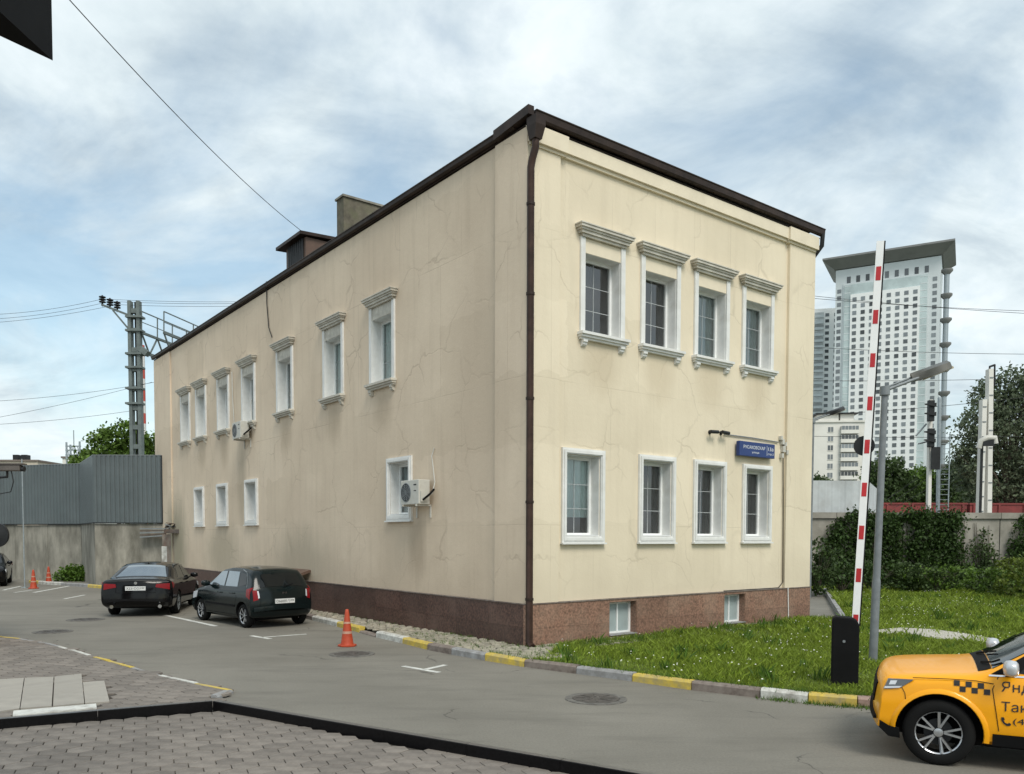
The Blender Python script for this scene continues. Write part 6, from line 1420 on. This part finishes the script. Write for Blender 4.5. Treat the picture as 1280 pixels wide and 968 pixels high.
ivy('sparse climbing shoots on the bare wall panel', [(1196, 738), (1198, 690), (1212, 676), (1222, 690), (1228, 650), (1234, 690), (1246, 700), (1250, 738)], [[(1200, 640), (1222, 640), (1222, 680), (1200, 680)]], 1700, .11, M['leafB'])
# bushes along the wall
def bush(label, px, py, w, h, mat, n=40, size=.12, group='bushes along the boundary wall'):
    p = gp(px, py, .085); t = thing('bush', label, 'bush', p, 0, group)
    lb = [(Vector((random.uniform(-.35, .35) * w, random.uniform(-.2, .2) * w, h * random.uniform(.4, .6))), Vector((w * .38, w * .3, h * .45))) for _ in range(4)]
    foliage(lb, n, 30, size, .22).build('leaves', mat, t, fix=False); mb = MB()
    for _ in range(12): a = random.uniform(0, 6.28); mb.tube([(0, 0, 0), (math.cos(a) * w * .15, math.sin(a) * w * .12, h * .4), (math.cos(a) * w * .38, math.sin(a) * w * .3, h * random.uniform(.6, .9))], [.02, .012, .004], 5)
    mb.build('stems', M['bark'], t)
M['leafY'] = leaf_mat('leaf_yellow_green', (.115, .155, .02))
for px, py, w, h, mt, lb in ((1022, 744, 1.6, 2.2, 'leafB', 'tall dark bush in the corner behind the building'), (1052, 742, 2.4, 1.3, 'leafI', 'low dark bush before the ivy mound by the path end'), (1090, 741, 2.6, 1.2, 'leafI', 'low dark bush before the ivy behind the lamp post'), (1132, 741, 2.4, 1.2, 'leafB', 'bush below the bare patch between two ivy masses'), (1168, 742, 2.4, 1.3, 'leafA', 'brighter green bush before the thick ivy curtain'), (1205, 741, 2.2, .9, 'leafB', 'leafy bush before the bare wall panel'), (1236, 743, 2.2, .9, 'leafB', 'bush at the foot of the wall by the dark drain line'), (1262, 748, 2.4, 1.15, 'leafA', 'pale green bush standing forward on the lawn by the wall'), (1290, 752, 3.0, 1.9, 'leafY', 'large yellow green bush at the far lawn corner')):
    bush(lb, px, py, w, h, M[mt], 60)
# weeds under the left wall
for px, w, wl in ((78, 2.2, 'weeds growing behind the cone on the yellow kerb end'), (92, 2.4, 'lush weeds along the verge kerb under the stained wall'), (106, 2.6, 'weeds along the stained wall in front of the fence corner'), (126, 2.2, 'weeds ending beside the cone near the black sedan')):
    p = gp(px, 727.5); t = thing('weed_clump', wl, 'weeds', (p.x, p.y + .6, 0), 0, 'weeds below the left wall')
    foliage([(Vector((random.uniform(-.5, .5), 0, .3)), Vector((w * .45, .5, .42))) for _ in range(3)], 46, 26, .13, .2).build('leaves', M['grass2'], t, fix=False)
lk_ = thing('verge_kerb', 'yellow and white painted kerb before the weeds at the concrete wall', 'kerb', kind='structure'); vp = [gp(a, b) for a, b in ((36, 729), (60, 731), (92, 733), (128, 736))]
for i in range(3):
    k = max(1, round((vp[i + 1] - vp[i]).length / 1.1))
    for j in range(k): stone(vp[i].lerp(vp[i + 1], j / k), vp[i].lerp(vp[i + 1], (j + 1) / k), [M['yellowp'], M['kwhite'], M['kgrey']][(i + j) % 3], lk_)
# grass ---------------------------------------------------------------
gsa = [p for p in gl] + [p for p in gu[::-1]]
def blades(n, ymin, ymax, hh, ww, dens_keep=None, poly=None):
    vs, fs = [], []; c = 0; poly = poly or lawn_poly
    xs = [p[0] for p in poly]
    while c < n:
        x = random.uniform(min(xs), min(max(xs), 26)); y = random.uniform(ymin, ymax)
        if not inpoly(x, y, poly): continue
        u = proj((x, y, .1))[0]
        if u > 1330: continue
        if inpoly(x, y, gsa) and random.random() < .93: continue
        c += 1
        k = .45 + 1.25 * (.5 + .5 * math.sin(x * 1.7 + math.sin(y * 1.3) * 1.5) * math.cos(y * 1.1 + x * .4)) * random.uniform(.6, 1.2)
        h = hh * k * random.uniform(.6, 1.3); a = random.uniform(0, 6.28); w = ww * random.uniform(.7, 1.3); lx, ly = math.cos(a) * w, math.sin(a) * w; tx_, ty = random.gauss(0, .35) * h, random.gauss(0, .35) * h
        i = len(vs); vs += [(x - lx, y - ly, .08), (x + lx, y + ly, .08), (x + tx_ * .5 + lx * .7, y + ty * .5 + ly * .7, .08 + h * .6), (x + tx_ * 1.3, y + ty * 1.3, .08 + h)]; fs += [(i, i + 1, i + 2), (i, i + 2, i + 3)]
    return vs, fs
m = MB()
ymin = min(p[1] for p in lawn_poly)
for n_, a_, b_, h_, w_ in ((60000, 10., 17.5, .09, .007), (42000, 15., 24., .105, .010), (52000, 22., WALL_Y - .1, .14, .017)):
    v, f = blades(n_, a_, b_, h_, w_); m.add(v, f)
tag(m.build('grass', M['grass'], None, fix=False), 'tall uneven green grass covering the lawn', 'grass', kind='stuff')
tm_ = MB(); tv, tf = [], []
for _ in range(380):
    while True:
        x, y = random.uniform(0, 24), random.uniform(10.5, WALL_Y - .3)
        if inpoly(x, y, lawn_poly) and not inpoly(x, y, gsa): break
    hh0 = random.uniform(.12, .27)
    for _ in range(22):
        i = len(tv); a = random.uniform(0, 6.28); px_, py_ = x + random.gauss(0, .07), y + random.gauss(0, .07); hh = hh0 * random.uniform(.6, 1.2); w = random.uniform(.006, .013); lx, ly = math.cos(a) * w, math.sin(a) * w; bx_, by_ = random.gauss(0, .3) * hh, random.gauss(0, .3) * hh
        tv += [(px_ - lx, py_ - ly, .08), (px_ + lx, py_ + ly, .08), (px_ + bx_ * .4 + lx, py_ + by_ * .4 + ly, .08 + hh * .6), (px_ + bx_, py_ + by_, .08 + hh)]; tf += [(i, i + 1, i + 2), (i, i + 2, i + 3)]
tm_.add(tv, tf); tag(tm_.build('tall_grass', M['grass2'], None, fix=False), 'taller darker grass tufts standing up in the lawn', 'grass', kind='stuff')
# clover heads and daisies in the near lawn
fm = MB(); c = 0
while c < 1500:
    x, y = random.uniform(0, 22), random.uniform(10.5, 34)
    if not inpoly(x, y, lawn_poly) or math.sin(x * 1.1 + 2) * math.sin(y * .9) < random.uniform(-.6, .8): continue
    c += 1; z = .085 + random.uniform(.08, .2); r_ = random.uniform(.009, .017)
    fm.add([(x + math.cos(k * 1.2566) * r_, y + math.sin(k * 1.2566) * r_, z) for k in range(5)] + [(x, y, z + r_ * .9)], [(k, (k + 1) % 5, 5) for k in range(5)])
tag(fm.build('clover_flowers', M['petal'], None, fix=False), 'tiny white clover flowers scattered through the lawn grass', 'flowers', kind='stuff')
# tufts between cobbles, at the plinth and at the kerb foot
m = MB(); vs, fs = [], []
def tuft(P, n, h):
    for _ in range(n):
        i = len(vs); a = random.uniform(0, 6.28); x = P[0] + random.gauss(0, .05); y = P[1] + random.gauss(0, .05); hh = h * random.uniform(.5, 1.3); lx, ly = math.cos(a) * .006, math.sin(a) * .006
        vs.extend([(x - lx, y - ly, P[2]), (x + lx, y + ly, P[2]), (x + random.gauss(0, .4) * hh, y + random.gauss(0, .4) * hh, P[2] + hh)]); fs.append((i, i + 1, i + 2))
for _ in range(420):
    q_ = random.choice(cob)
    if (q_ - BC).length < 3.2 or random.random() < .3: tuft((q_.x + .09, q_.y + .05, .085), 9, .07)
for _ in range(260): tuft(bw(random.uniform(.3, 9.5), -random.uniform(.3, 1.0), .085), 14, .12)
for i in range(9, len(KP) - 2):
    for _ in range(16): q_ = KI[i].lerp(KI[i + 1], random.random()); tuft((q_.x, q_.y, .1), 10, .09)
for i in range(14, 17):
    for _ in range(26): q_ = KP[i].lerp(KP[i + 1], random.random()); tuft((q_.x + random.uniform(-.05, .02), q_.y - random.uniform(.02, .10), .002), 8, .06)
m.v = vs; m.f = fs; m.m = [0] * len(fs)
tag(m.build('weed_tufts', M['grass2'], None, fix=False), 'small weed tufts between the cobbles and along the kerb', 'weeds', kind='stuff')
